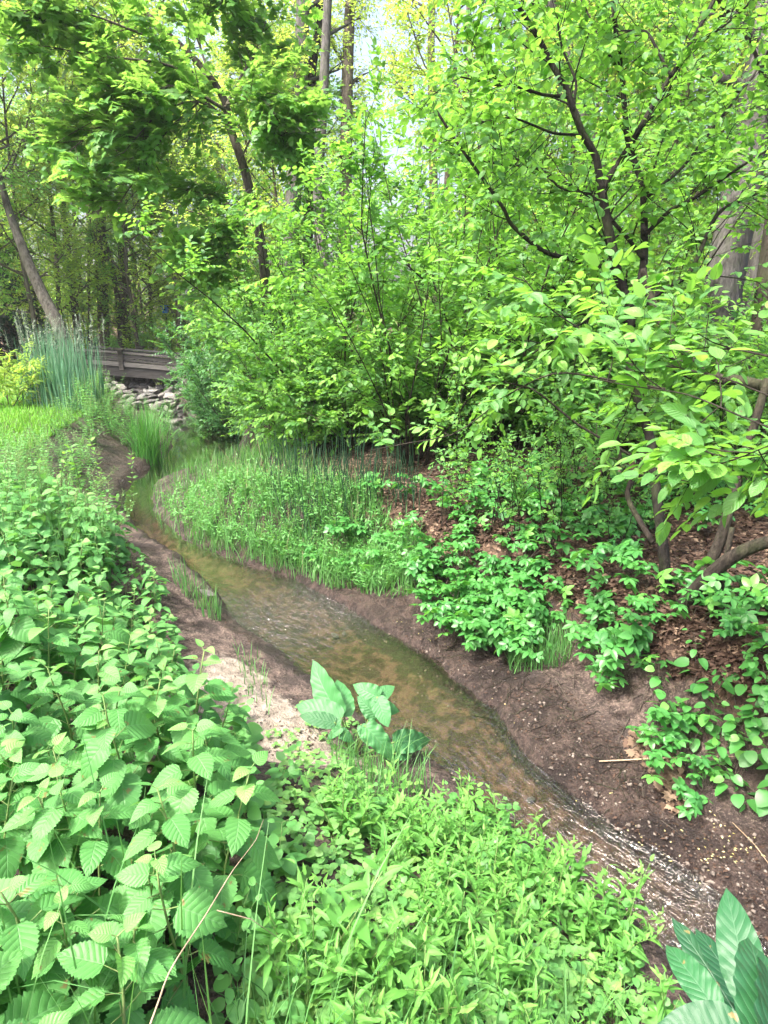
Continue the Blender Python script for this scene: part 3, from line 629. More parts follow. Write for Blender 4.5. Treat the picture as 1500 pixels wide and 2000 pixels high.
def creeper(seed, n=9, spreadr=.22, H=.16, size=.062, tints=0):
    rng = np.random.default_rng(seed); st = MB(); fo = MB(); P = []; D = []; N = []; L = []; T = []
    q = np.array([0, 0, .02]); a0 = rng.uniform(0, 6.28)
    for k in range(n):
        a = a0+rng.normal(0, 1.2); q2 = q+np.array([math.cos(a), math.sin(a), 0])*spreadr/n*2.2; q2[2] = .02+.03*rng.random(); sticks(st, q, q2, .002, .002); q = q2
        tip = q+np.array([rng.normal(0, .05), rng.normal(0, .05), H*rng.uniform(.5, 1.3)]); sticks(st, q, tip, .0014, .001)
        nz = norm(UP+rng.normal(0, .35, 3)); f = norm(np.cross(nz, np.array([math.cos(a), math.sin(a), .01]))); g = np.cross(nz, f); s = size*rng.uniform(.7, 1.25); tt = np.clip(rng.normal(.45, .2), 0, 1)
        for j in range(5):
            b = (j-2)*1.02; d = f*math.cos(b)+g*math.sin(b); P.append(tip+d*.006); D.append(d-nz*rng.uniform(.05, .35)); N.append(nz+rng.normal(0, .1, 3)); L.append(s*(1.1-.14*abs(j-2))); T.append(tt+rng.normal(0, .05))
    leaves(fo, T_ELL, P, D, N, L, rng, 0, np.clip(T, 0, 1)); root = thing('creeper_plant', 'x', 'creeper'); st.build('stem', M['twig'], root); fo.build('foliage', M['creeper'], root); return root

PLANT = {}
def build_plants():
    rng = np.random.default_rng(21)
    # nettles: bases under the patch beside the beach, down to the foot of the picture
    poly = [(318,1160),(345,1240),(375,1380),(410,1480),(430,1560),(420,1640),(405,1760),(400,2050),(60,2500),(-500,2300),(-700,1500),(-500,1120),(-100,1040),(180,1080),(250,1095)]
    P = spread(poly, 295, rng, .125)
    P = P[(P[:, 1] > .62) & (np.hypot(P[:, 0], P[:, 1]) > .9)]
    nets = [nettle(100+k, .36+.045*k, T_NETTLE if k % 2 else T_NETTLE_B) for k in range(5)]
    e, s, st, hw = stream(P[:, 0], P[:, 1])
    edge = e < .95
    sow(nets, P[~edge], rng, .85, 1.15, 'serrated green nettle crowded in the thick of the nettle patch', 'nettles in the patch beside the beach', .12)
    for p in P[edge]: dup(nets[rng.integers(5)], p, rng.uniform(0, 6.28), rng.uniform(.55, .85), 'shorter serrated nettle at the rim of the patch facing the sandy beach', 'nettles along the sandy rim', (rng.normal(0, .15), rng.normal(0, .15)))
    # broad oval weeds hanging over the beach edge
    ov = [leafy('oval_leaf_weed', 'weed', 130+k, .26, 6, .075, T_ROUND, 'weed', whorl=2, pet=.025, rise=.4, droop=.25) for k in range(3)]
    P2 = spread([(455,1420),(520,1500),(545,1580),(500,1620),(440,1560)], 14, rng, .07); sow(ov, P2, rng, .75, 1.1, 'oval leaved weed spilling from the nettle patch onto the sand', 'oval leaved weeds beside the sand')
    P2 = spread([(470,1640),(560,1640),(600,1700),(520,1800),(560,1980),(420,2040),(430,1800)], 24, rng, .09)
    for p in P2: dup(ov[rng.integers(3)], p, rng.uniform(0, 6.28), rng.uniform(.6, .95), 'round leaved weed between the nettles and the smartweed', 'round leaved weeds between nettles and smartweed')
    # smartweed bank at the foot of the picture
    sm = [leafy('smartweed_plant', 'smartweed', 140+k, .17+.03*k, 8+k, .062, T_LANCE, 'lance', whorl=2 if k < 3 else 1, pet=.006, rise=.9, lean=.35, nstem=2) for k in range(5)]
    poly = [(650,1600),(700,1590),(800,1600),(880,1590),(930,1590),(1010,1650),(1090,1720),(1190,1790),(1270,1890),(1330,2060),(900,2350),(560,2250),(575,1900),(620,1760),(660,1680)]
    P = spread(poly, 330, rng, .055); f_ = fbm(P[:, 0]*3.2, P[:, 1]*3.2, 55, 2); Q = P[f_ <= -.04][:70]; P = P[f_ > -.04][:210]
    for p in Q: dup(sm[rng.integers(5)], p, rng.uniform(0, 6.28), rng.uniform(.3, .6), 'small smartweed seedling in the thin patches of the weedy bank', 'smartweed seedlings', (rng.normal(0, .2), rng.normal(0, .2)))
    sow(sm, P, rng, .7, 1.3, 'lance leaved smartweed in the bright weedy bank at the foot of the stream', 'smartweed on the weedy bank', .2)
    big = [leafy('smartweed_plant', 'smartweed', 150+k, .32, 7, .105, T_LANCE, 'lance', whorl=2, pet=.01, rise=.7, lean=.2, r=.003) for k in range(2)]
    for (u, v, s, lab) in ((640,1790,1.1,'tall smartweed with long pointed leaves standing over the low weeds'), (770,1600,.9,'upright smartweed with a pair of bright leaves behind the tall pointed one')):
        p = hit(np.array(float(u)), np.array(v+110.)); b = big[0 if u == 640 else 1]; b.location = p; b.scale = (s,)*3; b['label'] = lab
    p = hit(np.array(925.), np.array(1610.)); jw = leafy('jewelweed_plant', 'weed', 171, .22, 4, .085, T_ELL, 'lance', whorl=3, pet=.01, rise=.3, r=.0025); jw.location = p; jw['label'] = 'upright weed with a cross of broad pointed leaves at the stream brink'
    for p in spread(poly, 60, rng, .1): dup(ov[rng.integers(3)], p, rng.uniform(0, 6.28), rng.uniform(.35, .75), 'oval leaved weed growing through the smartweed bank', 'oval leaved weeds in the smartweed')
    # low clover-like ground cover
    gc = MB(); q = sample([(560,1500),(690,1500),(900,1580),(1080,1740),(1330,2050),(480,2250),(470,1700)], 1500, rng); G = hit(q[:, 0], q[:, 1])
    for k in range(3):
        a = rng.uniform(0, 6.28, len(G)) if k == 0 else a+2.09; d = np.stack([np.cos(a), np.sin(a), np.full(len(a), .15)], -1); top = G+[0, 0, .03]+np.stack([0*a, 0*a, rng.uniform(0, .05, len(a)) if k == 0 else hh], -1)
        if k == 0: hh = top[:, 2]-G[:, 2]-.03; sz = rng.uniform(.014, .034, len(G)); tn = rng.random(len(G))
        leaves(gc, T_ROUND, top, d, UP+rng.normal(0, .25, (len(G), 3)), sz, rng, 0, tn)
    tag(gc.build('ground_cover', M['pale']), 'low clover like leaves carpeting the weedy bank', kind='stuff')
    gc = MB(); q = np.vstack([sample([(520,1420),(650,1440),(700,1520),(640,1640),(540,1640)], 130, rng), sample([(560,1360),(690,1400),(760,1480),(690,1500),(600,1420)], 60, rng)]); G = hit(q[:, 0], q[:, 1]); a = rng.uniform(0, 6.28, len(G))
    for k in range(3):
        d = np.stack([np.cos(a+2.1*k), np.sin(a+2.1*k), 0*a+.1], -1); leaves(gc, T_ROUND, G+[0, 0, .02], d, UP+rng.normal(0, .25, (len(G), 3)), rng.uniform(.015, .03, len(G)), rng, 0, rng.random(len(G)))
    tag(gc.build('sprouts', M['pale']), 'tiny yellow green sprouts scattered on the sand', kind='stuff')
    # white clover head and large yellow-green leaves
    P = [hit(np.array(float(u)), np.array(float(v))) for u, v in ((770,1890),(935,1850),(800,1960),(955,1990),(1010,1960),(480,2010))]
    t = thing('clover_flower', 'single small white clover head among the smartweed', 'flower', P[0]); mb = MB(); tube(mb, [(0, 0, 0), (0, .01, .14)], .0012, 5); mb.build('stem', M['stem'], t)
    mb = MB(); d = norm(rng.normal(0, 1, (70, 3))+[0, 0, .4]); leaves(mb, T_ELLN, np.array([0, .01, .145])+d*.003, d, rng.normal(0, 1, (70, 3)), .009, rng); mb.build('flower_head', M['white'], t)
    tr = [leafy('trefoil_weed', 'weed', 160+k, .10, 2, .055, T_ROUND, 'pale', whorl=3, pet=.02, rise=.2, t0=.75, top_small=0) for k in range(2)]
    P = np.vstack([P[1:], spread(poly, 26, rng, .15)]); sow(tr, P, rng, .4, .75, 'pale weed with three round yellow green leaves in the smartweed', 'trefoil weeds in the smartweed')
    # creepers on the wooded bank
    cr = [creeper(180+k, 9+2*k) for k in range(5)]
    poly = [(800,1130),(880,1080),(960,1110),(1060,1150),(1060,1210),(1000,1290),(920,1270),(850,1190)]
    poly = [(790,1120),(880,1070),(970,1100),(1070,1150),(1075,1230),(1030,1300),(920,1290),(850,1215)]; P = spread(poly, 78, rng, .085); sow(cr, P, rng, .75, 1.1, 'five fingered creeper in the dense clump on the bare bank edge', 'creepers in the clump on the bank')
    for poly, n, md, lab, grp in (([(1130,1190),(1240,1180),(1290,1260),(1260,1360),(1190,1380),(1120,1290)], 28, .11, 'five fingered creeper hanging over the mud face beside the litter', 'creepers over the mud face'),
            ([(820,960),(1000,960),(1130,1010),(1260,1080),(1250,1180),(1060,1120),(900,1050)], 44, .2, 'scattered creeper sprig rooted in the brown leaf litter', 'creepers in the leaf litter'),
            ([(1280,1150),(1520,1160),(1540,1330),(1330,1300)], 16, .18, 'creeper sprig in the litter below the leaning trunk', 'creepers below the leaning trunk'),
            ([(1230,1480),(1330,1430),(1350,1530),(1290,1560)], 5, .12, 'lone creeper sprig low on the wet mud slope', 'creepers on the wet mud'),
            ([(880,930),(1100,920),(1480,950),(1500,1030),(1250,1050),(1000,1010)], 60, .22, 'creeper sprig deep on the shaded litter floor', 'creepers deep on the litter floor'),
            ([(620,1020),(800,990),(840,1080),(720,1100)], 16, .2, 'creeper sprig among grass beneath the spreading shrub', 'creepers beneath the shrub')):
        for p in spread(poly, n, rng, md): dup(cr[rng.integers(5)], p, rng.uniform(0, 6.28), rng.uniform(.7, 1.15), lab, grp, (rng.normal(0, .15), rng.normal(0, .15)))
    # round glossy leaves at the edge of the wooded bank
    rd = [leafy('round_leaf_vine', 'vine', 190+k, .26, 7, .070, T_ROUND, 'creeper', 'twig', whorl=2, pet=.03, rise=.1, droop=.35, lean=.6, nstem=2) for k in range(3)]
    P = spread([(1290,1390),(1400,1330),(1530,1330),(1580,1560),(1480,1580),(1380,1480)], 34, rng, .10); sow(rd, P, rng, .85, 1.2, 'round leaved vine in the leafy drift hanging to the mud slope', 'round leaved vines over the mud slope')
    # saplings and taller weeds along the open bank farther up
    sp = [leafy('young_sapling', 'sapling', 200+k, .95, 10, .085, T_ELL, 'shrub', 'twig', whorl=2, pet=.01, rise=.7, lean=.12, r=.004, t0=.35, top_small=.2) for k in range(3)]
    for i, (u, v, s, lab) in enumerate(((160,985,1.0,'young sapling with lime leaves rising highest over the weeds near the mud bank'), (205,985,.92,'slim sapling with upright lime shoots beside the dark mud bank'), (262,1010,.8,'young sapling with two yellow leaves at its tip before the rush tuft'),
                                        (235,1060,.65,'dark stemmed sapling at the water bend'), (120,1000,.75,'leafy sapling at the edge of the weeds'))):
        p = hit(np.array(float(u)), np.array(float(v))); r_ = sp[i] if i < 3 else dup(sp[i-3], p)
        r_.location = p; r_.scale = (s,)*3; r_['label'] = lab; r_.rotation_euler = (0, 0, i*1.3)
    ros = [leafy('rose_bush', 'bush', 210+k, .62, 22, .038, T_ELL, 'weed', 'stem', whorl=3, pet=.03, rise=.4, lean=.5, r=.003, nstem=5) for k in range(3)]
    P = spread([(-250,960),(60,900),(170,990),(215,1080),(130,1110),(-150,1080)], 32, rng, .28); sow(ros, P, rng, .7, 1.15, 'small leaved rose bush in the low thicket between nettles and lawn', 'rose bushes between nettles and lawn')
    for p in spread([(-350,1010),(20,960),(190,1020),(262,1100),(100,1150),(-250,1150)], 36, rng, .25): dup(nets[rng.integers(5)], p, rng.uniform(0, 6.28), rng.uniform(.8, 1.2), 'nettle standing among the small leaved rose bushes', 'nettles among the rose bushes', (rng.normal(0, .15), rng.normal(0, .15)))
    pb = [leafy('pale_leaf_bush', 'bush', 220+k, .6, 14, .06, T_LANCE, 'weed', 'stem', whorl=3, pet=.01, rise=.5, lean=.4, r=.003, nstem=6) for k in range(3)]
    P = spread([(215,800),(330,815),(330,870),(250,870)], 7, rng, .4); sow(pb, P, rng, .8, 1.05, 'grey green leafy bush clothing the mud bank behind the rush tuft', 'leafy bushes on the mud bank')
    for p in spread([(150,790),(190,760),(205,795),(245,840),(260,880),(120,860)], 46, rng, .33): dup(pb[rng.integers(3)], p, rng.uniform(0, 6.28), rng.uniform(.9, 1.35), 'grey green leafy bush on the slope below the tall reed grass', 'leafy bushes below the reed grass')
    for p in spread([(-60,905),(60,890),(165,885),(190,935),(120,970),(0,960)], 30, rng, .3): dup(pb[rng.integers(3)], p, rng.uniform(0, 6.28), rng.uniform(.6, 1.0), 'low leafy weed bush between the lawn and the young saplings', 'weed bushes between lawn and saplings')
    # grasses
    g = MB(); q = sample([(262,1005),(300,935),(450,880),(600,900),(720,980),(800,1060),(850,1150),(770,1170),(640,1150),(500,1100),(370,1075)], 6000, rng); G = hit(q[:, 0], q[:, 1]); e, s, st, hw = stream(G[:, 0], G[:, 1]); G = G[(e > -.03) & ((st < 12.4) | (st > 15.4) | (rng.random(len(G)) < np.clip(e*1.2, .25, 1)))]
    blades(g, G, rng.uniform(.08, .42, len(G))*rng.uniform(.6, 1.1, len(G)), rng, .55, .007, tint=np.clip(fbm(G[:, 0]*1.5, G[:, 1]*1.5, 4)+.5+rng.normal(0, .15, len(G)), 0, 1))
    q = sample([(980,1270),(1110,1240),(1120,1300),(1000,1320)], 420, rng); G = hit(q[:, 0], q[:, 1]); blades(g, G, rng.uniform(.08, .24, len(G)), rng, .4, .006)
    q = sample([(350,1120),(420,1180),(440,1220),(400,1210),(330,1130)], 160, rng); G = hit(q[:, 0], q[:, 1]); blades(g, G, rng.uniform(.06, .3, len(G)), rng, .4, .006)
    q = sample([(460,1270),(520,1290),(525,1400),(480,1360)], 60, rng); G = hit(q[:, 0], q[:, 1]); blades(g, G, rng.uniform(.05, .16, len(G)), rng, .4, .005)
    q = sample([(640,1480),(760,1490),(850,1560),(700,1600)], 260, rng); G = hit(q[:, 0], q[:, 1]); blades(g, G, rng.uniform(.1, .3, len(G)), rng, .4, .004)
    q = sample([(-200,2400),(0,1750),(250,1800),(420,1950),(700,2050),(500,2500)], 80, rng); G = hit(q[:, 0], q[:, 1]); G = G[np.hypot(G[:, 0], G[:, 1]) > .75]; blades(g, G, rng.uniform(.3, .75, len(G)), rng, .35, .005)
    q = sample([(-200,1040),(100,960),(220,1060),(200,1140),(0,1160)], 600, rng); G = hit(q[:, 0], q[:, 1]); blades(g, G, rng.uniform(.3, .7, len(G)), rng, .3, .007)
    q = sample([(500,1960),(1250,1960),(1330,2100),(500,2200)], 200, rng); G = hit(q[:, 0], q[:, 1]); blades(g, G, rng.uniform(.1, .3, len(G)), rng, .4, .006)
    q = sample([(400,850),(470,835),(560,835),(570,910),(440,900)], 500, rng); G = hit(q[:, 0], q[:, 1]); e = stream(G[:, 0], G[:, 1])[0]; G = G[e > .9]; blades(g, G, rng.uniform(.1, .3, len(G)), rng, .5, .010)
    q = sample([(320,990),(345,930),(420,868),(520,850),(570,900),(420,970)], 1500, rng); G = hit(q[:, 0], q[:, 1]); e = stream(G[:, 0], G[:, 1])[0]; G = G[(e > .0) & (rng.random(len(G)) < np.clip(e*.9, .06, 1))]; blades(g, G, rng.uniform(.06, .25, len(G)), rng, .5, .009)
    q = sample([(420,1950),(560,1900),(520,2250),(380,2300)], 60, rng); G = hit(q[:, 0], q[:, 1]); blades(g, G, rng.uniform(.1, .3, len(G)), rng, .4, .005)
    dg = MB(); q = sample([(290,990),(340,930),(450,890),(620,930),(720,1010),(700,1090),(520,1070),(380,1040)], 420, rng); G = hit(q[:, 0], q[:, 1]); e, s, st, hw = stream(G[:, 0], G[:, 1]); G = G[(e > .02) & ((st < 12.6) | (e > .8))]; blades(dg, G, rng.uniform(.12, .5, len(G)), rng, .6, .005)
    tag(dg.build('dry_grass', M['hay']), 'pale dry grass blades mixed through the bank grass', kind='stuff')
    tag(g.build('grass', M['grass']), 'loose green grass along the stream banks', kind='stuff')
    w_ = MB(); q = sample([(300,1000),(450,930),(640,980),(800,1060),(840,1140),(720,1160),(520,1090),(380,1050)], 1500, rng); G = hit(q[:, 0], q[:, 1]); e = stream(G[:, 0], G[:, 1])[0]; G = G[e > .08]
    a = rng.uniform(0, 6.28, len(G)); sprays(w_, None, G+[0, 0, .03], np.stack([np.cos(a)*.5, np.sin(a)*.5, 0*a+1], -1), rng.uniform(.12, .34, len(G)), 9, T_LANCE, .055, rng, .2, .6)
    tag(w_.build('undergrowth', M['weed']), 'tangle of low leafy weeds in the bank grass', kind='stuff')
    lw = MB(); q = sample([(-300,870),(0,740),(60,690),(190,690),(170,810),(60,880)], 10000, rng); G = hit(q[:, 0], q[:, 1]); G = G[G[:, 1] < 24]; blades(lw, G, rng.uniform(.05, .14, len(G)), rng, .4, .014, seg=2)
    tag(lw.build('lawn_grass', M['lawn']), 'short sunlit lawn grass beside the footbridge', kind='stuff')
    # rush tuft, reed grass, horsetails
    p = hit(np.array(292.), np.array(893.)); t = thing('rush_tuft', 'fountain shaped tuft of fine green rush at the water bend', 'rush', p); mb = MB(); r = np.abs(rng.normal(0, .11, (420, 2)))*np.sign(rng.normal(0, 1, (420, 2)))
    blades(mb, np.column_stack([r, np.full(420, -.05)]), rng.uniform(.7, 1.15, 420), rng, .5, .008, curl=.75); mb.build('blades', M['rush'], t)
    for k, (u, v, s) in enumerate(((150,800,.92), (105,790,.95))):
        p = hit(np.array(float(u)), np.array(float(v))); t = thing('reed_grass', ('tall blue green reed grass clump with pale feathery plumes beside the lawn', 'reed grass clump standing against the iron fence and the sunlit lawn', 'shorter reed grass clump leaning to the footbridge')[k], 'reed grass', p); mb = MB(); n = 330
        q = rng.normal(0, .24, (n, 2)); H = rng.uniform(.9, 1.75, n)*s; blades(mb, np.column_stack([q, np.full(n, -.05)]), H, rng, .16, .020, curl=.4, seg=5); mb.build('blades', M['reed'], t)
        mb = MB(); m = 26; q = rng.normal(0, .26, (m, 2)); top = np.column_stack([q*1.15, rng.uniform(1.35, 1.9, m)*s]); sticks(mb, np.column_stack([q, np.zeros(m)]), top, .004, .002)
        d = norm(top-np.column_stack([q, np.zeros(m)])); sprays(mb, None, top-d*.35, d, np.full(m, .42), 26, T_LANCE, .05, rng, .3, .3); mb.build('plumes', M['plume'], t)
    hs = MB(); q = np.vstack([sample([(525,930),(700,940),(720,1000),(600,1030),(520,980)], 190, rng), sample([(330,900),(450,870),(500,930),(420,940)], 30, rng), sample([(700,930),(830,960),(820,1010),(720,1000)], 60, rng)]); G = hit(q[:, 0], q[:, 1]); e, s, st, hw = stream(G[:, 0], G[:, 1]); G = G[(e > -.3) & ((st < 12.4) | (e > 1) | (rng.random(len(G)) < .2))]
    top = G+np.column_stack([rng.normal(0, .07, len(G)), rng.normal(0, .07, len(G)), rng.uniform(.25, .62, len(G))]); sticks(hs, G, top, .004, .003); tag(hs.build('horsetail_bed', M['horsetail']), 'dense bed of dark upright leafless horsetail stems under the shrub', kind='stuff')
    # dead leaves, fallen petals, sticks
    lt = MB(); q = np.vstack([sample([(700,900),(1000,880),(1560,840),(1560,1420),(1330,1360),(1130,1200),(960,1090),(820,1060)], 21000, rng), sample([(1120,1180),(1560,1150),(1560,1460),(1250,1330)], 6000, rng)]); G = hit(q[:, 0], q[:, 1]); e, s, st, hw = stream(G[:, 0], G[:, 1]); G = G[(e > .8) & (s > 0)]; n = len(G)
    a = rng.uniform(0, 6.28, n); leaves(lt, T_MID, G+np.column_stack([0*a, 0*a, rng.uniform(.004, .03, n)]), np.stack([np.cos(a), np.sin(a), rng.normal(0, .25, n)], -1), UP+rng.normal(0, .4, (n, 3)), rng.uniform(.022, .065, n), rng, 0, rng.random(n)**1.5)
    q = sample([(1220,1420),(1330,1480),(1345,1600),(1300,1580),(1240,1480)], 130, rng); G = hit(q[:, 0], q[:, 1]); n = len(G); a = rng.uniform(0, 6.28, n); leaves(lt, T_MAPLE, G+[0, 0, .02], np.stack([np.cos(a), np.sin(a), rng.normal(0, .3, n)], -1), UP+rng.normal(0, .5, (n, 3)), rng.uniform(.03, .07, n), rng, 0, rng.uniform(.75, 1, n))
    q = np.vstack([sample([(560,1120),(800,1190),(1020,1300),(1260,1440),(1330,1580),(1500,1640),(1500,1850),(1180,1600),(960,1370),(700,1200)], 900, rng), sample([(430,1200),(560,1330),(660,1450),(560,1600),(470,1420)], 160, rng)]); G = hit(q[:, 0], q[:, 1]); n = len(G); a = rng.uniform(0, 6.28, n); leaves(lt, T_MID, G+[0, 0, .006], np.stack([np.cos(a), np.sin(a), rng.normal(0, .3, n)], -1), UP+rng.normal(0, .5, (n, 3)), rng.uniform(.008, .028, n), rng, 0, rng.uniform(0, .6, n))
    tag(lt.build('leaf_litter', M['litter']), 'brown dead leaves covering the woodland floor', kind='stuff')
    pt = MB(); q = np.vstack([sample([(900,1330),(1050,1400),(1250,1600),(1500,1640),(1500,1800),(1350,1740),(1120,1570),(960,1380)], 85, rng), sample([(1320,1550),(1500,1650),(1500,1760),(1380,1700)], 50, rng), sample([(430,1100),(600,1140),(760,1210),(900,1300),(860,1240),(640,1150)], 26, rng), sample([(500,1350),(640,1450),(560,1600),(500,1450)], 30, rng)]); G = hit(q[:, 0], q[:, 1]); G = G[fbm(G[:, 0]*3, G[:, 1]*3, 88) > -.02]; G[:, 2] = np.maximum(G[:, 2], ZW)+.006; n = len(G); a = rng.uniform(0, 6.28, n)
    leaves(pt, T_MID, G, np.stack([np.cos(a), np.sin(a), 0*a], -1), UP+rng.normal(0, .15, (n, 3)), rng.uniform(.008, .018, n), rng); tag(pt.build('fallen_petals', M['petal']), 'small pale yellow petals strewn on the mud', kind='stuff')
    sk = MB(); q = sample([(850,1040),(1500,1080),(1500,1500),(1000,1330)], 170, rng); G = hit(q[:, 0], q[:, 1])+[0, 0, .015]; n = len(G); a = rng.uniform(0, 6.28, n); L = rng.uniform(.06, .35, n)
    B = G+np.stack([np.cos(a)*L, np.sin(a)*L, 0*a], -1); B[:, 2] = terrain(B[:, 0], B[:, 1])+.02; sticks(sk, G, B, .003, .0015)
    q = sample([(450,1250),(560,1330),(1050,1400),(1400,1600),(1200,1620),(620,1500)], 60, rng); G = hit(q[:, 0], q[:, 1])+[0, 0, .008]; n = len(G); a = rng.uniform(0, 6.28, n); L = rng.uniform(.03, .14, n); B = G+np.stack([np.cos(a)*L, np.sin(a)*L, 0*a+.006], -1); sticks(sk, G, B, .002, .001)
    tag(sk.build('twig_litter', M['twig']), 'thin broken twigs lying on litter and mud', kind='stuff')
    for k, (A, B, r, lab) in enumerate((((1250,1160),(1340,1145),.006,'pale bare stick lying in the litter under the leaning trunk'), ((1170,1490),(1480,1500),.004,'long thin dry stalk lying on the mud below the round leaved vines'), ((1430,1610),(1520,1720),.003,'pale straw leaning down the wet mud slope'), ((1230,1240),(1360,1140),.004,'thin dark stick over the creepers on the mud face'))):
        a, b = (hit(np.array(float(q[0])), np.array(float(q[1]))) for q in (A, B)); mid = (a+b)/2; mid[2] = max(mid[2], float(terrain(mid[0], mid[1])))+.02; mb = MB(); tube(mb, [a+[0, 0, .01], mid, b+[0, 0, .015]], [r, r*.8, r*.4], 6); tag(mb.build('stick', M['straw' if k != 3 else 'twig']), lab, 'stick')
    pb_ = MB(); q = np.vstack([sample([(620,1160),(850,1240),(1060,1370),(1300,1560),(1500,1640),(1500,1840),(1160,1600),(980,1390),(760,1230)], 520, rng), sample([(430,1100),(650,1180),(860,1300),(1010,1460),(1150,1640),(1000,1620),(760,1420),(520,1230)], 260, rng), sample([(420,1200),(560,1350),(640,1460),(520,1480)], 90, rng)]); G = hit(q[:, 0], q[:, 1]); n = len(G); sz = .004+.012*rng.random(n)**3
    o6 = np.array([[1, 0, 0], [-1, 0, 0], [0, 1, 0], [0, -1, 0], [0, 0, .7], [0, 0, -.7]]); V = G[:, None]+sz[:, None, None]*(o6[None]*rng.uniform(.6, 1.3, (n, 6, 1))+rng.normal(0, .15, (n, 6, 3)))
    F = np.array([[0, 2, 4], [2, 1, 4], [1, 3, 4], [3, 0, 4], [2, 0, 5], [1, 2, 5], [3, 1, 5], [0, 3, 5]]); pb_.add(V, [(F[None]+(np.arange(n)*6)[:, None, None]).reshape(-1, 3)], None, np.repeat(rng.random(n), 6)); tag(pb_.build('pebbles', M['pebble']), 'small pebbles and mud crumbs on the stream bed and banks', kind='stuff')
    rt = MB()
    for k in range(46):
        u0, v0 = sample([(880,1180),(1060,1280),(1250,1440),(1300,1520),(1200,1500),(1000,1360),(860,1240)], 1, rng)[0]; p = hit(np.array(u0), np.array(v0)); a = rng.normal(-2.4, .7); L = rng.uniform(.12, .45); pts = []
        for j in range(7):
            x = p[0]+math.cos(a)*L*j/6; y = p[1]+math.sin(a)*L*j/6; a += rng.normal(0, .3); pts.append((x, y, float(terrain(x, y))+.004-.01*(j in (0, 6))))
        tube(rt, pts, np.linspace(.005, .0015, 7)*rng.uniform(.5, 1.2), 5)
    tag(rt.build('root_tangle', M['bark_brown']), 'thin dark roots exposed on the wet mud bank', kind='stuff')
    # dry bramble cane crossing the nettles
    c = [px(290,2010,1.05), px(330,1900,1.13), px(400,1790,1.22), px(455,1700,1.34), px(500,1640,1.5), px(515,1600,1.75)]; mb = MB(); tube(mb, wand(c, 2), np.linspace(.0018, .0008, len(wand(c, 2))), 6); t = tag(mb.build('dry_cane', M['straw']), 'thin dry pinkish cane arching over the nettles', 'cane')
    mb = MB(); tube(mb, [px(424,1778,1.25), px(490,1795,1.3), px(555,1840,1.33)], [.0011, .0009, .0005], 5); mb.build('side_twig', M['straw'], t)
build_plants()

# ------------------------------------------------------------------ docks
def dock(name, label, base, specs, mat='dock'):
    rng = np.random.default_rng(len(specs)); base = np.array(base); t = thing(name, label, 'dock', base)
    for (tip, basept, wtpl, wide, nrm, tint) in specs:
        a = basept-base; b = tip-base; L = np.linalg.norm(b-a); mb = MB(); st = MB()
        leaves(mb, wtpl, [a], [b-a], [np.array(nrm, float)], [L], rng, 0, [tint], [wide]); l = mb.build('leaf', M[mat], t)
        tube(st, wand([np.array([0, 0, -.02]), a*.5+[0, 0, -.01], a, a+(b-a)*.04], 2), .0035, 6); st.build('leaf_stalk', M['stem'], l)
    return t
def build_docks():
    b = hit(np.array(690.), np.array(1475.)); D0 = float((b-CAM)@np.array([0, cP, -sP])); q = lambda u, v, dd=0: px(u, v, D0-dd)
    dock('dock_plant', 'dark green dock with large wavy leaves rooted at the sandy stream brink', b, [
        (q(596,1300,.02), q(664,1398,.06), T_DOCK, 1.25, (-.45, -.75, .5), .8), (q(668,1318,-.06), q(672,1400,.05), T_DOCK, 1.45, (.35, -.8, .5), .7), (q(574,1372,.05), q(668,1404,.10), T_DOCK, 1.35, (0, -.7, .7), .55), (q(585,1395,.12), q(655,1412,.12), T_DOCK, 1.2, (0, -.6, .8), .3),
        (q(690,1338,.10), q(740,1362,.10), T_DOCKW, 1.35, (-.2, -.8, .6), .85), (q(772,1340,.06), q(738,1360,.08), T_DOCKW, 1.4, (.1, -.8, .6), .9), (q(783,1388,.12), q(738,1380,.12), T_DOCKW, 1.3, (.2, -.8, .6), .75), (q(757,1415,.22), q(736,1362,.12), T_DOCK, 1.6, (.1, -.85, .5), .85), (q(700,1365,.16), q(738,1398,.14), T_DOCKW, 1.4, (-.2, -.8, .6), .6),
        (q(778,1476,.26), q(712,1418,.16), T_DOCKW, .95, (.25, -.75, .65), .9), (q(860,1440,.08), q(768,1450,.16), T_DOCKW, .9, (.1, -.75, .65), .5), (q(806,1478,.17), q(772,1472,.17), T_DOCKW, 1.2, (.1, -.7, .7), .3), (q(690,1448,.16), q(660,1425,.14), T_DOCK, 1.6, (.0, -.7, .7), .5), (q(640,1440,.18), q(668,1420,.14), T_DOCK, 1.4, (0, -.7, .7), .6), (q(720,1455,.2), q(705,1415,.15), T_DOCK, 1.5, (0, -.8, .6), .7)])
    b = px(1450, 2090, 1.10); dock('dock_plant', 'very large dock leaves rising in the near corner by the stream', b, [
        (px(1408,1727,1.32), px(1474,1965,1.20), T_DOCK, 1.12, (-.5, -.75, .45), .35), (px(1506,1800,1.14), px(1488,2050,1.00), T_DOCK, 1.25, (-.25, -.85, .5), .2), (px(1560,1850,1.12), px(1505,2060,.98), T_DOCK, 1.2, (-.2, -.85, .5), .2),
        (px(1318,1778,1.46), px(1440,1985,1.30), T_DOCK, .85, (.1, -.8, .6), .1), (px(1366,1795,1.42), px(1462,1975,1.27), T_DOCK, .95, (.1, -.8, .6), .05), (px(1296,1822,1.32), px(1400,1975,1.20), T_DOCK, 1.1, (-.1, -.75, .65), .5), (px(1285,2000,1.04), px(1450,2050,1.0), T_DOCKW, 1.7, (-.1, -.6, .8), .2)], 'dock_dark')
build_docks()
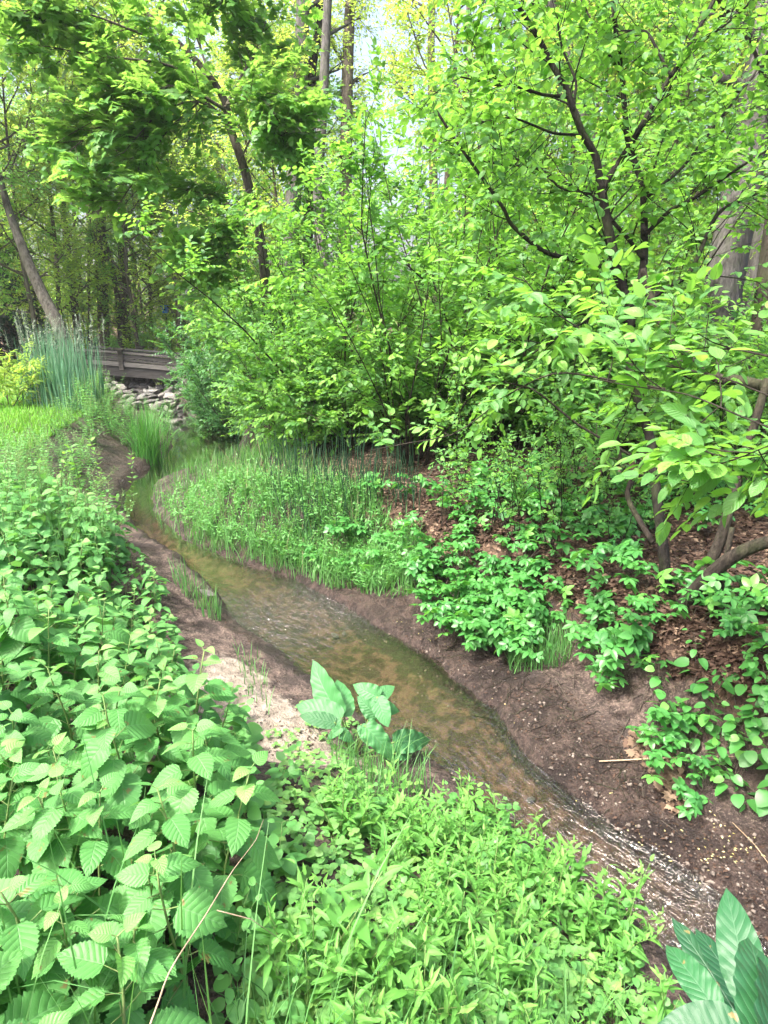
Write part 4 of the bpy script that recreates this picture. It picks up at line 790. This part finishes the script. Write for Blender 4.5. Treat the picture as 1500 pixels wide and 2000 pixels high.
# ------------------------------------------------------------------ trees and shrubs
def limb_dirs(rng, d, spread_):
    d = norm(d); q = rng.normal(0, 1, 3); q -= d*(q@d); q = norm(q); a = spread_*rng.uniform(.7, 1.25); return norm(d*math.cos(a)+q*math.sin(a))
def foliate(fol, wood, limbs, rng, nb, bl, ns, sl, nl, tpl, size, spread_=.75, up=.08, droop=.25, br=.35, t0=.3, tw=.003, flat=.75, tintc=.5, tints=.5, mi=0, seg=2):
    """limbs: list of (path, radius). Branches leave each limb, leafy twigs leave each branch."""
    P = []; D = []; L = []
    for path, r in limbs:
        for k in range(nb):
            t = t0+(1-t0)*(k+rng.random())/nb; p, d = along(path, min(t, .999)); bd = limb_dirs(rng, d, spread_); Lb = bl*rng.uniform(.55, 1.2)*(1.15-.5*t)
            b = wander(rng, p, bd, Lb, 4, .16, up); rr = max(r*br*(1.1-.7*t), tw*1.3); tube(wood, b, np.linspace(rr, tw, len(b)), 4 if rr < .02 else 5, mi, cap=False)
            for j in range(ns):
                u = .15+.85*(j+rng.random())/ns; q, e = along(b, min(u, .999)); P.append(q); D.append(limb_dirs(rng, e, .8)+np.array([0, 0, .12])); L.append(sl*rng.uniform(.6, 1.25))
    sprays(fol, wood, np.array(P), np.array(D), np.array(L), nl, tpl, size, rng, droop, flat, 0, tw*.7, tintc, tints, seg)
def finish(name, label, cat, base, wood, fol, bark, leafm, group=None):
    base = np.array(base, float)
    for mb in (wood, fol):
        for V in mb.V: V -= base
    t = thing(name, label, cat, base, 0, group); wood.build('trunk' if 'tree' in name or name in ('maple', 'conifer') else 'stems', M[bark], t)
    if fol.n: fol.build('crown' if 'tree' in name or name in ('maple', 'conifer') else 'foliage', M[leafm], t)
    return t
def shrub(seed, H=3.6, stems=11, lean=.45, tpl=T_ELL, size=.085, mat='shrub', nb=8, ns=7, nl=9, bl=.9, sl=.34, t0=.22, bark='twig', r=.02, name='spicebush', tintc=.5):
    rng = np.random.default_rng(seed); wd = MB(); fo = MB(); limbs = []
    for k in range(stems):
        a = 6.28*k/stems+rng.normal(0, .3); le = lean*rng.uniform(.3, 1.4); h = H*rng.uniform(.6, 1.08)
        p = wander(rng, (math.cos(a)*.15*rng.random()*H/3, math.sin(a)*.15*rng.random()*H/3, -.08), (math.cos(a)*le, math.sin(a)*le, 1), h, 7, .09, .02); rr = r*rng.uniform(.6, 1.1); tube(wd, p, np.linspace(rr, rr*.25, len(p)), 6); limbs.append((p, rr))
    foliate(fo, wd, limbs, rng, nb, bl, ns, sl, nl, tpl, size, .8, .03, .2, .45, t0, .0025, .65, tintc, 1.0)
    return finish(name, 'x', 'shrub', (0, 0, 0), wd, fo, bark, mat)
def tree(seed, H=15, r=.16, crown=(3.5, 15), R=3.2, nlimb=16, bark='bark_grey', mat='green', tpl=T_FAR, size=.13, nb=7, ns=7, nl=11, lean=(0, 0), sl=.8, droop=.25, name='tree', label='x', tints=.6, trunk=None, up=.35, ntop=1.0):
    rng = np.random.default_rng(seed); wd = MB(); fo = MB()
    P = wander(rng, (0, 0, -.2), (lean[0], lean[1], 1), H, 12, .035, .02) if trunk is None else np.asarray(trunk[0]); Rr = np.linspace(r*1.15, r*.15, len(P))**1.0 if trunk is None else np.asarray(trunk[1])
    tube(wd, P, Rr, 12); limbs = []; z0, z1 = crown
    for k in range(nlimb):
        f = (k+rng.random())/nlimb; z = z0+(z1-z0)*f; i = int(np.clip(np.searchsorted(P[:, 2], z), 1, len(P)-1)); tt = (z-P[i-1, 2])/max(P[i, 2]-P[i-1, 2], 1e-6); p = P[i-1]+(P[i]-P[i-1])*np.clip(tt, 0, 1); a = rng.uniform(0, 6.28)
        prof = math.sin(PI*min(.12+.80*f, 1))**.7; l = R*prof*rng.uniform(.7, 1.15); rr = max(.02, .35*np.interp(z, P[:, 2], Rr)+.012)
        b = wander(rng, p, (math.cos(a), math.sin(a), up+.6*f), l, 6, .13, .06); tube(wd, b, np.linspace(rr, .012, len(b)), 6, cap=False); limbs.append((b, rr))
    foliate(fo, wd, limbs, rng, nb, R*.36, ns, sl, nl, tpl, size, .8, .04, droop, .4, .25, .006, .7, .5, tints, seg=1)
    return finish(name, label, 'tree', P[0]*[1, 1, 0]+[0, 0, P[0][2]], wd, fo, bark, mat)
def ground_at(u, Y): x = (u-750)/FPX*Y*cP; return np.array([x, Y, float(terrain(x, Y))])

def build_far():
    rng = np.random.default_rng(33)
    # far wood: copies of four broad trees and two yellow green ones
    protos = [tree(300+k, 14+k, .15+.02*k, (2.0, 14+k), 3.3, 18, 'bark_grey' if k % 2 else 'bark_slim', 'green', T_FAR, .15, 6, 6, 11) for k in range(3)]
    limes = [tree(310+k, 18, .17, (5.5, 18), 3.4, 15, 'bark_slim', 'lime', T_FAR, .14, 6, 6, 10, droop=.6) for k in range(2)]
    rows = []
    for Y, us in ((25, (1330, 1560)), (30, (1000, 1160, 1440)), (36, (10, 250, 1100, 1250, 1620)), (44, (130, 290, 460, 1000, 1180, 1380)), (55, (40, 200, 380, 540, 640, 1060, 1290, 1500))):
        for u in us: rows.append(ground_at(u+rng.normal(0, 14), Y+rng.normal(0, 1.2)))
    sow(protos, np.array(rows), rng, .85, 1.2, 'broad green tree in the wood beyond the bridge and shrubs', 'green trees of the far wood', .02)
    rows = [ground_at(u+rng.normal(0, 10), Y+rng.normal(0, 1)) for Y, us in ((21, (1120, 1420)), (24, (1230,)), (30, (930, 1340)), (38, (960,))) for u in us]
    sow(limes, np.array(rows), rng, .85, 1.15, 'loose yellow green tree letting the white sky through above the shrubs', 'yellow green trees of the far wood', .02)
    yt = [tree(330+k, 8+k, .06, (1.0, 8+k), 2.3, 24, 'bark_slim', ('green', 'lime', 'lime')[k], T_FAR, .14, 6, 6, 11, name='young_tree') for k in range(3)]
    rows = [ground_at(u+rng.normal(0, 10), Y) for u, Y in ((20,27), (85,25), (150,27), (-40,20), (60,20.5), (110,22), (165,23.5), (270,23.5), (20,23), (300,25.5), (275,29), (385,25), (425,27), (480,21), (540,20), (610,20), (900,17), (1000,18), (960,22), (1150,16), (1090,21), (1300,15), (1240,19), (1440,14), (1380,18), (1500,17), (180,31), (340,31), (450,31), (560,27))]
    sow(yt, np.array(rows), rng, .8, 1.25, 'young slender tree leafy to the ground at the near edge of the far wood', 'young trees edging the far wood', .03)
    # understorey behind the bridge and in the wood
    us_ = [shrub(320+k, 2.6, 8, .6, T_FAR, .13, ('green', 'lime', 'lime')[k], 5, 6, 9, .9, .4, .10, 'twig', .016, 'understory_shrub') for k in range(3)]
    rows = []
    for Y, us in ((23.5, (225, 290, 395, 450, 520)), (26, (150, 240, 310, 380, 480, 600, 690)), (30, (90, 180, 350, 450, 560, 640, 760, 860, 980)), (36, (120, 260, 400, 520, 700, 820, 940, 1080, 1200)), (44, (100, 220, 330, 470, 600, 760, 900, 1050, 1180, 1330))):
        for u in us: rows.append(ground_at(u+rng.normal(0, 12), Y+rng.normal(0, .7)))
    sow(us_, np.array(rows), rng, .8, 1.3, 'bushy undergrowth shrub between the trunks of the far wood', 'undergrowth of the far wood', .05)
    rows = [ground_at(u, Y) for u, Y in ((1100, 17), (1230, 15), (1350, 16), (1480, 14), (1560, 12), (1000, 19), (900, 18), (1180, 22), (1420, 21), (1300, 20))]
    for i, p in enumerate(rows): dup(us_[(0, 1)[i % 2]], p, rng.uniform(0, 6.28), rng.uniform(.9, 1.4), 'light green bush on the sunny floor behind the litter bank', 'bushes behind the litter bank')
build_far()

def trunk_px(pts, D, w, down=True):
    """a stem traced at its own distance: points (u, v), depth(s) D, widths in pixels"""
    pts = np.array(pts, float); n = len(pts); D = np.broadcast_to(np.interp(np.linspace(0, 1, n), np.linspace(0, 1, np.size(D)), np.atleast_1d(D)), (n,)); w = np.interp(np.linspace(0, 1, n), np.linspace(0, 1, np.size(w)), np.atleast_1d(w))
    P = px(pts[:, 0], pts[:, 1], D); R = w*D/FPX/2
    if down and P[0, 2] > terrain(P[0, 0], P[0, 1]): g = P[0].copy(); d = P[0]-P[min(1, n-1)]; d = d/max(abs(d[2]), .2); h = P[0, 2]-float(terrain(P[0, 0], P[0, 1])); g = P[0]+d*min(h, 6)*.6; g[2] = float(terrain(g[0], g[1]))-.1; P = np.vstack([g, P]); R = np.concatenate([[R[0]*1.12], R])
    return P, R
def tall(name, label, seed, pts, D, w, extend, crown, R, nlimb, bark, mat, tpl=T_FAR, size=.13, **kw):
    P, Rr = trunk_px(pts, D, w)
    if extend: d = norm(P[-1]-P[-2]); P = np.vstack([P, P[-1]+d*extend*.5, P[-1]+d*extend+[0, 0, .3]]); Rr = np.concatenate([Rr, [Rr[-1]*.7, Rr[-1]*.25]])
    Q = wand(P, 2) if len(P) > 3 else P
    Rq = np.interp(np.linspace(0, 1, len(Q)), np.linspace(0, 1, len(Rr)), Rr)
    return tree(seed, trunk=(Q, Rq), crown=crown, R=R, nlimb=nlimb, bark=bark, mat=mat, tpl=tpl, size=size, name=name, label=label, **kw)
def build_traced():
    T = 'tree'
    tall(T, 'tall grey trunked tree rising beside two thinner stems at the top of the picture', 400, [(556,575),(572,400),(586,180),(592,0)], 17, [34,26], 5, (6, 17), 3.2, 9, 'bark_grey', 'lime', nb=5, ns=5, nl=9, droop=.6)
    tall(T, 'slim pale grey tree next to the thickest grey trunk at the top', 401, [(640,600),(622,380),(630,220),(640,0)], 16, [24,17], 5, (6, 16), 2.6, 7, 'bark_grey', 'lime', nb=5, ns=5, nl=9, droop=.6)
    tall(T, 'dark crooked stem between the two grey trunks', 402, [(600,600),(606,205),(613,110),(624,40),(622,-60)], 17.5, [20,14], 4, (8, 16), 2.0, 5, 'bark_dark', 'lime', nb=4, ns=5, nl=8)
    tall(T, 'ivy clad tree standing against the white sky', 403, [(672,600),(678,170),(684,0)], 18, [26,20], 4, (3.5, 17), 1.1, 26, 'bark_slim', 'lime', nb=4, ns=5, nl=10, droop=.8)
    tall(T, 'thin grey tree above the middle of the shrubs', 404, [(850,520),(842,120),(845,0)], 19, [18,11], 4, (8, 18), 2.4, 8, 'bark_slim', 'lime', nb=5, ns=5, nl=9)
    tall(T, 'straight brown trunk standing alone behind the bridge', 405, [(244,640),(240,500),(238,330),(240,150)], 24, [20,16], 5, (6, 17), 3.2, 12, 'bark_slim', 'green', nb=6, ns=6, nl=10)
    tall(T, 'slender light trunk rising straight from the near side of the bridge rail', 406, [(204,680),(201,600),(196,470),(200,345),(214,180),(222,40)], 22.8, [22,16], 4, (5.2, 15), 3.4, 10, 'bark_slim', 'green', nb=7, ns=6, nl=11)
    tall(T, 'thin dark stem forking off beside the slender light trunk', 407, [(236,672),(230,580),(206,475),(180,400),(150,320),(118,230),(95,150)], 23.2, [12,8], 3, (5, 13), 2.6, 9, 'bark_slim', 'green', nb=6, ns=6, nl=11)
    tall(T, 'old pale tree leaning away over the dark slope by the lawn', 408, [(118,645),(88,585),(58,520),(35,460),(14,400),(-8,320)], 18, [26,11], 5, (5, 13), 3.2, 14, 'bark_pale', 'green', nb=6, ns=6, nl=11)
    tall(T, 'young dark stemmed tree between the pale leaning tree and the bridge', 409, [(141,560),(130,470),(122,380),(118,250)], 23, [14,8], 4, (4.5, 14), 3.0, 9, 'bark_slim', 'green', nb=6, ns=6, nl=11)
    tall(T, 'slim trunk rising behind the birdhouse pole', 410, [(351,655),(347,580),(330,470),(312,400),(310,300)], 23, [13,7], 4, (4.5, 13), 2.4, 10, 'bark_slim', 'green', nb=5, ns=6, nl=10)
    tall(T, 'twin thin trunk behind the dark evergreen bush by the pool', 411, [(478,610),(477,520),(476,420),(480,300)], 22, [10,6], 4, (5, 14), 2.2, 8, 'bark_slim', 'lime', nb=5, ns=6, nl=10)
    tall(T, 'massive ridged grey trunk behind the dark forked tree', 412, [(1395,830),(1402,640),(1420,520),(1446,380),(1478,200),(1510,20)], 9.5, [72,70,66], 4, (4.5, 9), 3.0, 12, 'bark_grey', 'lime', tpl=T_MID, size=.10, nb=6, ns=6, nl=10)
    tall(T, 'second big grey trunk cut by the picture edge', 413, [(1455,720),(1476,540),(1500,430),(1540,250)], 12, [42,36], 4, (5, 11), 2.5, 8, 'bark_grey', 'lime', tpl=T_MID, size=.10)
    tall(T, 'short ridged trunk standing on the bright litter behind the leaning trunk', 414, [(1450,1035),(1456,960),(1464,880),(1480,740),(1500,560)], 7.0, [54,44], 3, (3.6, 6), 1.6, 5, 'bark_brown', 'shrub', tpl=T_MID, size=.09, nb=4, ns=5, nl=8)
    tall(T, 'grey trunk seen through the leaves of the dark forked tree', 415, [(1195,640),(1196,520),(1200,440),(1108,120)], 13, [34,26,20], 3, (5, 12), 2.4, 8, 'bark_grey', 'lime', tpl=T_MID, size=.10)
    tall(T, 'thin trunk lost among the middle shrubs', 416, [(850,560),(862,480),(868,420),(880,250)], 15, [16,10], 3, (4, 11), 2.2, 9, 'bark_slim', 'lime', nb=5, ns=6, nl=9)
    # the maple: traced stem, big palmate leaves hanging in tiers
    rng = np.random.default_rng(5); wd = MB(); fo = MB(); D = 9.6
    P, Rr = trunk_px([(520,580),(514,500),(497,410),(474,320),(446,240),(440,200),(410,150),(360,95),(300,40),(250,-20)], [10, 9.6, 9.0], [20,17,13,8]); Q = wand(P, 2); tube(wd, Q, np.interp(np.linspace(0, 1, len(Q)), np.linspace(0, 1, len(Rr)), Rr), 10); limbs = []
    for pts, d, w_ in (([(441,215),(400,190),(350,170),(290,165),(200,170)], (9.2, 8.2), 7), ([(440,210),(470,150),(500,100),(520,40)], (9.3, 9.5), 6), ([(446,240),(410,205),(360,200),(300,230),(240,300)], (9.3, 8.3), 6), ([(410,150),(300,120),(190,110),(90,90)], (9, 8.2), 6),
                       ([(360,95),(260,60),(150,20),(40,20)], (8.9, 8.0), 6), ([(440,205),(490,190),(530,215),(560,260)], (9.3, 9.3), 5), ([(300,40),(330,-20),(420,-60)], (9, 9), 5), ([(470,310),(490,270),(530,260),(560,265)], (9.4, 9.5), 4),
                       ([(488,370),(460,395),(425,420),(400,450)], (9.5, 9.2), 4), ([(500,430),(470,480),(430,500),(380,520)], (9.6, 9.3), 4), ([(410,150),(380,60),(440,0),(480,-40)], (9.1, 9.4), 5), ([(400,190),(330,250),(280,330),(230,400)], (9, 8.6), 4), ([(250,-10),(150,-30),(40,-40)], (8.9, 8), 5), ([(350,170),(280,220),(190,250),(130,300)], (8.8, 8.2), 4)):
        p, r_ = trunk_px(pts, d, [w_, 2], False); p = wand(p, 1); tube(wd, p, np.linspace(r_[0], .006, len(p)), 6, cap=False); limbs.append((p, r_[0]))
    foliate(fo, wd, limbs, rng, 14, .95, 9, .36, 8, T_MAPLE, .135, .9, .0, .3, .4, .12, .004, .8, .55, .7)
    finish('maple', 'leaning maple with tiers of broad lobed leaves over the stream and bridge', 'tree', P[0], wd, fo, 'bark_slim', 'maple')
    # dark conifer at the far corner of the lawn
    rng = np.random.default_rng(9); wd = MB(); fo = MB(); b = ground_at(-20, 23); tube(wd, [b, b+[0, 0, 8]], [.18, .03], 8); Pn = []; Dn = []; Ln = []
    for k in range(420):
        z = .3+7.5*rng.random()**1.3; a = rng.uniform(0, 6.28); l = 2.6*(1-z/8.4); o = np.array([math.cos(a), math.sin(a), -.25]); e = b+[0, 0, z]+o*l; sticks(wd, b+[0, 0, z], e, .015, .006); m = 5
        for j in range(m): Pn.append(b+[0, 0, z]+o*l*(.25+.75*j/m)); Dn.append(o+rng.normal(0, .5, 3)); Ln.append(.45)
    sprays(fo, None, np.array(Pn), np.array(Dn), np.array(Ln), 12, T_FAR, .16, rng, .3, .5); finish('conifer', 'dark conifer in deep shade at the corner of the lawn', 'tree', b, wd, fo, 'bark_dark', 'needle')
    # yellow leaved bush at the edge of the lawn
    s = shrub(430, 1.1, 9, .7, T_LANCE, .12, 'lime', 5, 5, 9, .4, .25, .2, 'twig', .01, 'golden_bush'); s.location = ground_at(-10, 12.0); s['label'] = 'yellow leaved bush arching in from beside the lawn'; s['category'] = 'bush'
build_traced()

def build_shrubs():
    rng = np.random.default_rng(44)
    sp = [shrub(500+k, 4.1+.3*k, 12, .42, T_ELL, .105, 'shrub', 8, 7, 9, .95, .36, .20, 'bark_brown', .018) for k in range(3)]
    spots = ((815,7.4,.86,'many stemmed spicebush with bare lower stems at the middle of the wooded bank'), (650,8.6,.80,'spicebush standing over the horsetail bed'), (960,8.0,.92,'spicebush filling the gap behind the lower leafy bough'), (700,10.6,.86,'tall spicebush behind the horsetail bed'), (1080,9.0,1.0,'spicebush rooted at the far side of the litter floor'),
             (560,11.0,.80,'spicebush next to the dark rounded bush by the pool'), (870,11.5,1.0,'tall spicebush in the second row of the shrubs'), (1230,10.0,1.05,'spicebush behind the dark forked tree'), (1000,12.5,1.2,'spicebush deep in the thicket, below the thin grey tree'), (520,14,.85,'spicebush farthest along the stream, by the far trunks'))
    for i, (u, Y, s, lab) in enumerate(spots):
        p = ground_at(u, Y); r_ = sp[i] if i < 3 else dup(sp[i % 3], p); r_.location = p; r_.rotation_euler = (0, 0, rng.uniform(0, 6.28)); r_.scale = (s,)*3; r_['label'] = lab; r_['category'] = 'shrub'
    lo = [shrub(510+k, 1.75, 10, .75, T_ELL, .085, 'shrub', 6, 7, 9, .55, .28, .12, 'twig', .010, 'low_bush') for k in range(2)]
    rows = [ground_at(u, Y) for u, Y in ((545,9.3), (600,8.6), (490,12.0), (690,8.2), (640,9.8), (760,8.2), (900,8.6), (1000,9.2), (1100,10.2), (1180,9.2), (520,10.6), (840,8.0), (960,8.0), (570,8.3), (1260,11), (1360,10.5), (1180,7.8), (1300,7.2), (1410,7.0), (1490,7.8), (1570,6.5), (1350,9), (1450,9.6), (1230,8.6), (1530,9), (1050,8.4), (1120,8.0), (1270,9.4), (1380,8.2))]
    sow(lo, np.array(rows), rng, .8, 1.1, 'low leafy bush filling in beneath the spicebushes', 'low bushes beneath the spicebushes', .05)
    db = shrub(520, 2.5, 16, .55, T_MID, .085, 'shrub_dark', 8, 8, 14, .6, .3, .02, 'twig', .014, 'dense_bush'); db.location = ground_at(455, 13.0); db['label'] = 'dense dark rounded bush overhanging the pool'; db['category'] = 'bush'
    for (u, Y, s, lab) in ((408,16.0,.72,'rounded bush hugging the end of the footbridge'), (490,15.5,.95,'dark rounded bush behind the pool bush'), (535,12.3,.8,'rounded dark bush between the pool and the spicebushes')):
        dup(db, ground_at(u, Y), rng.uniform(0, 6), s, lab)
    dup(db, ground_at(425, 14.6), 2.2, .55, 'small dark bush where the pool meets the wet stones')
    dup(db, ground_at(398, 14.0), 4.2, .62, 'dark bush with its skirts in the pool'); dup(db, ground_at(388, 15.8), 1.1, .6, 'dark bush beside the pale stones')
    # the dark forked tree on the wooded bank: every stem traced
    wd = MB(); fo = MB(); limbs = []
    def stem_(pts, D, w_, down=False, limb=True, sides=9):
        P, Rr = trunk_px(pts, D, w_, down); Q = wand(P, 2); Rq = np.interp(np.linspace(0, 1, len(Q)), np.linspace(0, 1, len(Rr)), Rr); tube(wd, Q, Rq, sides)
        if limb: limbs.append((Q, float(Rq.mean())))
        return Q
    base = hit(np.array(1302.), np.array(1165.)); D0 = float((base-CAM)@np.array([0, cP, -sP]))
    stem_([(1304,1175),(1296,1080),(1284,980),(1276,900),(1268,850),(1245,780),(1230,710),(1231,625)], [D0, D0+.15, D0+.35], [22,19,17,16], limb=False)
    stem_([(1231,640),(1225,590),(1205,530),(1195,480),(1185,430),(1176,375)], [D0+.35, D0+.35], [21,17])
    stem_([(1176,378),(1165,310),(1140,265),(1120,215),(1105,170),(1080,130),(1055,80),(1030,40),(1005,0),(985,-40)], [D0+.35, D0+.1], [15,8])
    stem_([(1177,372),(1190,345),(1230,285),(1270,215),(1310,150),(1350,85),(1400,-10)], [D0+.35, D0+.3], [13,8])
    stem_([(1231,630),(1240,580),(1256,525),(1258,470),(1257,390),(1250,345),(1230,290),(1222,240),(1215,150),(1205,80),(1197,0),(1195,-50)], [D0+.35, D0+.7], [17,12,8])
    for pts, d, w_ in (([(1202,522),(1170,520),(1110,505),(1060,490),(1000,440),(985,410),(940,345),(890,275),(845,205)], (.35, .1), [11,5]), ([(1231,628),(1190,625),(1130,610),(1105,590),(1080,560)], (.35, .1), [9,4]), ([(1256,505),(1230,470),(1195,430),(1165,390),(1110,360),(1040,325),(965,290)], (.4, .6), [9,4]),
                       ([(1258,460),(1310,410),(1360,385),(1440,330),(1520,280)], (.4, .2), [9,4]), ([(1240,612),(1290,570),(1340,540),(1368,490),(1400,420),(1450,390),(1510,362)], (.35, .3), [11,6]), ([(1108,190),(1060,185),(1020,172),(960,165),(900,150)], (.2, 0), [7,3]), ([(1230,290),(1260,240),(1290,210),(1330,130)], (.6, .7), [7,3]),
                       ([(1120,215),(1125,160),(1100,100),(1090,50),(1085,0)], (.25, .4), [6,3]), ([(1310,150),(1275,80),(1255,60),(1210,60)], (.3, .5), [7,3]), ([(1176,378),(1100,370),(1050,330),(970,320),(880,300)], (.35, .8), [6,3]), ([(1258,390),(1330,330),(1400,240),(1470,150),(1510,80)], (.5, .9), [7,3]), ([(1215,150),(1180,90),(1150,30),(1120,-30)], (.6, .9), [6,3]), ([(1350,85),(1400,60),(1450,20),(1500,-30)], (.3, 0), [6,3]), ([(1240,580),(1180,610),(1120,640),(1040,690)], (.35, .0), [8,4]), ([(1140,265),(1080,260),(1000,230),(930,240)], (.3, -.2), [6,3])):
        stem_(pts, [D0+d[0], D0+d[1]], w_, sides=7)
    rng = np.random.default_rng(61); foliate(fo, wd, limbs, rng, 9, .60, 6, .31, 8, T_ELL, .076, .9, .05, .12, .4, .32, .0022, .6, .5, 1.1)
    finish('forked_tree', 'dark barked forked small tree standing in the leaf litter', 'tree', base, wd, fo, 'bark_dark', 'shrub')
    # the leaning trunk beside it with its low sweeping limb and the near boughs
    wd = MB(); fo = MB(); limbs = []; base = hit(np.array(1345.), np.array(1180.)); D1 = float((base-CAM)@np.array([0, cP, -sP]))
    stem_([(1338,1190),(1375,1120),(1405,1060),(1425,990),(1445,920),(1470,840),(1500,740)], [D1, D1-.1], [25,19,15], limb=False, sides=12)
    stem_([(1330,1185),(1375,1135),(1420,1095),(1470,1068),(1520,1055),(1600,1040)], [D1-.05, D1-.5], [29,26,23], limb=False, sides=12)
    stem_([(1395,1200),(1408,1150),(1418,1090),(1430,1030)], [D1-.12, D1-.1], [12,10], limb=False)
    stem_([(1520,760),(1440,742),(1400,738),(1345,692),(1300,640),(1272,585),(1256,528)], [D1-.1, D0+.3], [22,19,13], sides=10)
    stem_([(1250,900),(1225,960),(1245,1010),(1275,1060)][::-1], [D1+.2, D1+.4], [12,9], limb=False); stem_([(1268,880),(1215,905),(1205,850),(1150,800)], [D1+.3, D1+.4], [9,5])
    for pts, d, w_ in (([(1540,850),(1440,810),(1340,770),(1240,755),(1160,740)], (1.6, 2.3), [4,2]), ([(1520,780),(1420,740),(1330,720),(1250,700),(1180,650)], (1.9, 2.6), [4,2]), ([(1350,740),(1230,690),(1130,640),(1060,590),(1020,540)], (2.6, 2.5), [4,2]), ([(1300,760),(1180,740),(1080,730),(980,780),(880,850),(720,880)], (3.0, 3.6), [5,2]),
                       ([(1250,900),(1130,830),(1040,760),(960,740)], (3.9, 3.8), [6,3]), ([(1520,700),(1430,680),(1350,690)], (2.2, 2.6), [5,3]), ([(1560,850),(1490,875),(1430,900)], (1.5, 1.7), [3,2]), ([(1560,940),(1490,965),(1430,985)], (1.8, 2.0), [3,2])):
        stem_(pts, list(d), w_, sides=6)
    near = limbs[2:]; foliate(fo, wd, limbs[:2], rng, 7, .5, 6, .3, 8, T_ELL, .075, .9, .05, .12, .4, .2, .0022, .7, .5, .6)
    foliate(fo, wd, near, rng, 6, .30, 4, .22, 7, T_ELL, .082, .8, .05, .06, .4, .2, .0016, .75, .42, .9)
    finish('leaning_tree', 'leaning brown trunk with a thick low limb sweeping out and near leafy boughs', 'tree', base, wd, fo, 'bark_brown', 'shrub')
    # thin saplings on the litter floor
    sl_ = [shrub(530+k, 1.5, 4, .35, T_ELL, .07, 'shrub', 4, 3, 6, .4, .24, .3, 'bark_dark', .009, 'sapling') for k in range(2)]
    rows = [hit(np.array(float(u)), np.array(float(v))) for u, v in ((1010,1060), (1040,1010), (1080,1070), (960,1040), (1150,1010), (1220,1020), (1390,1010), (1340,985), (1460,990), (1180,960), (1060,960), (980,985), (900,960), (1270,970), (1420,960), (1500,1010), (1100,990), (1130,960), (870,1020), (1200,1090))]
    sow(sl_, np.array(rows), rng, .55, 1.0, 'thin dark stemmed sapling rising from the leaf litter', 'saplings in the leaf litter', .1)
    for o in sl_: o['category'] = 'sapling'
build_shrubs()
hz = MB(); V = np.array([[x, y, z] for x in (-160, 170) for y in (-12, 275) for z in (-4, 26)], float)
hz.add(V, [np.array([[0, 1, 3, 2], [4, 6, 7, 5], [0, 4, 5, 1], [2, 3, 7, 6], [0, 2, 6, 4], [1, 5, 7, 3]])])
hm = bpy.data.materials.new('haze'); hm.use_nodes = True; t_ = hm.node_tree; t_.nodes.clear(); vo = t_.nodes.new('ShaderNodeVolumePrincipled'); vo.inputs['Density'].default_value = .0006; vo.inputs['Color'].default_value = (.93, .97, 1, 1); vo.inputs['Anisotropy'].default_value = .2
mo = t_.nodes.new('ShaderNodeOutputMaterial'); t_.links.new(vo.outputs[0], mo.inputs['Volume'])
ho = hz.build('haze', hm, smooth=False); ho['kind'] = 'stuff'; ho['label'] = 'thin bright haze in the air between the trees'
for o in list(scene.objects):
    if o.get('label') == 'x':
        for c in list(o.children): bpy.data.objects.remove(c)
        bpy.data.objects.remove(o)
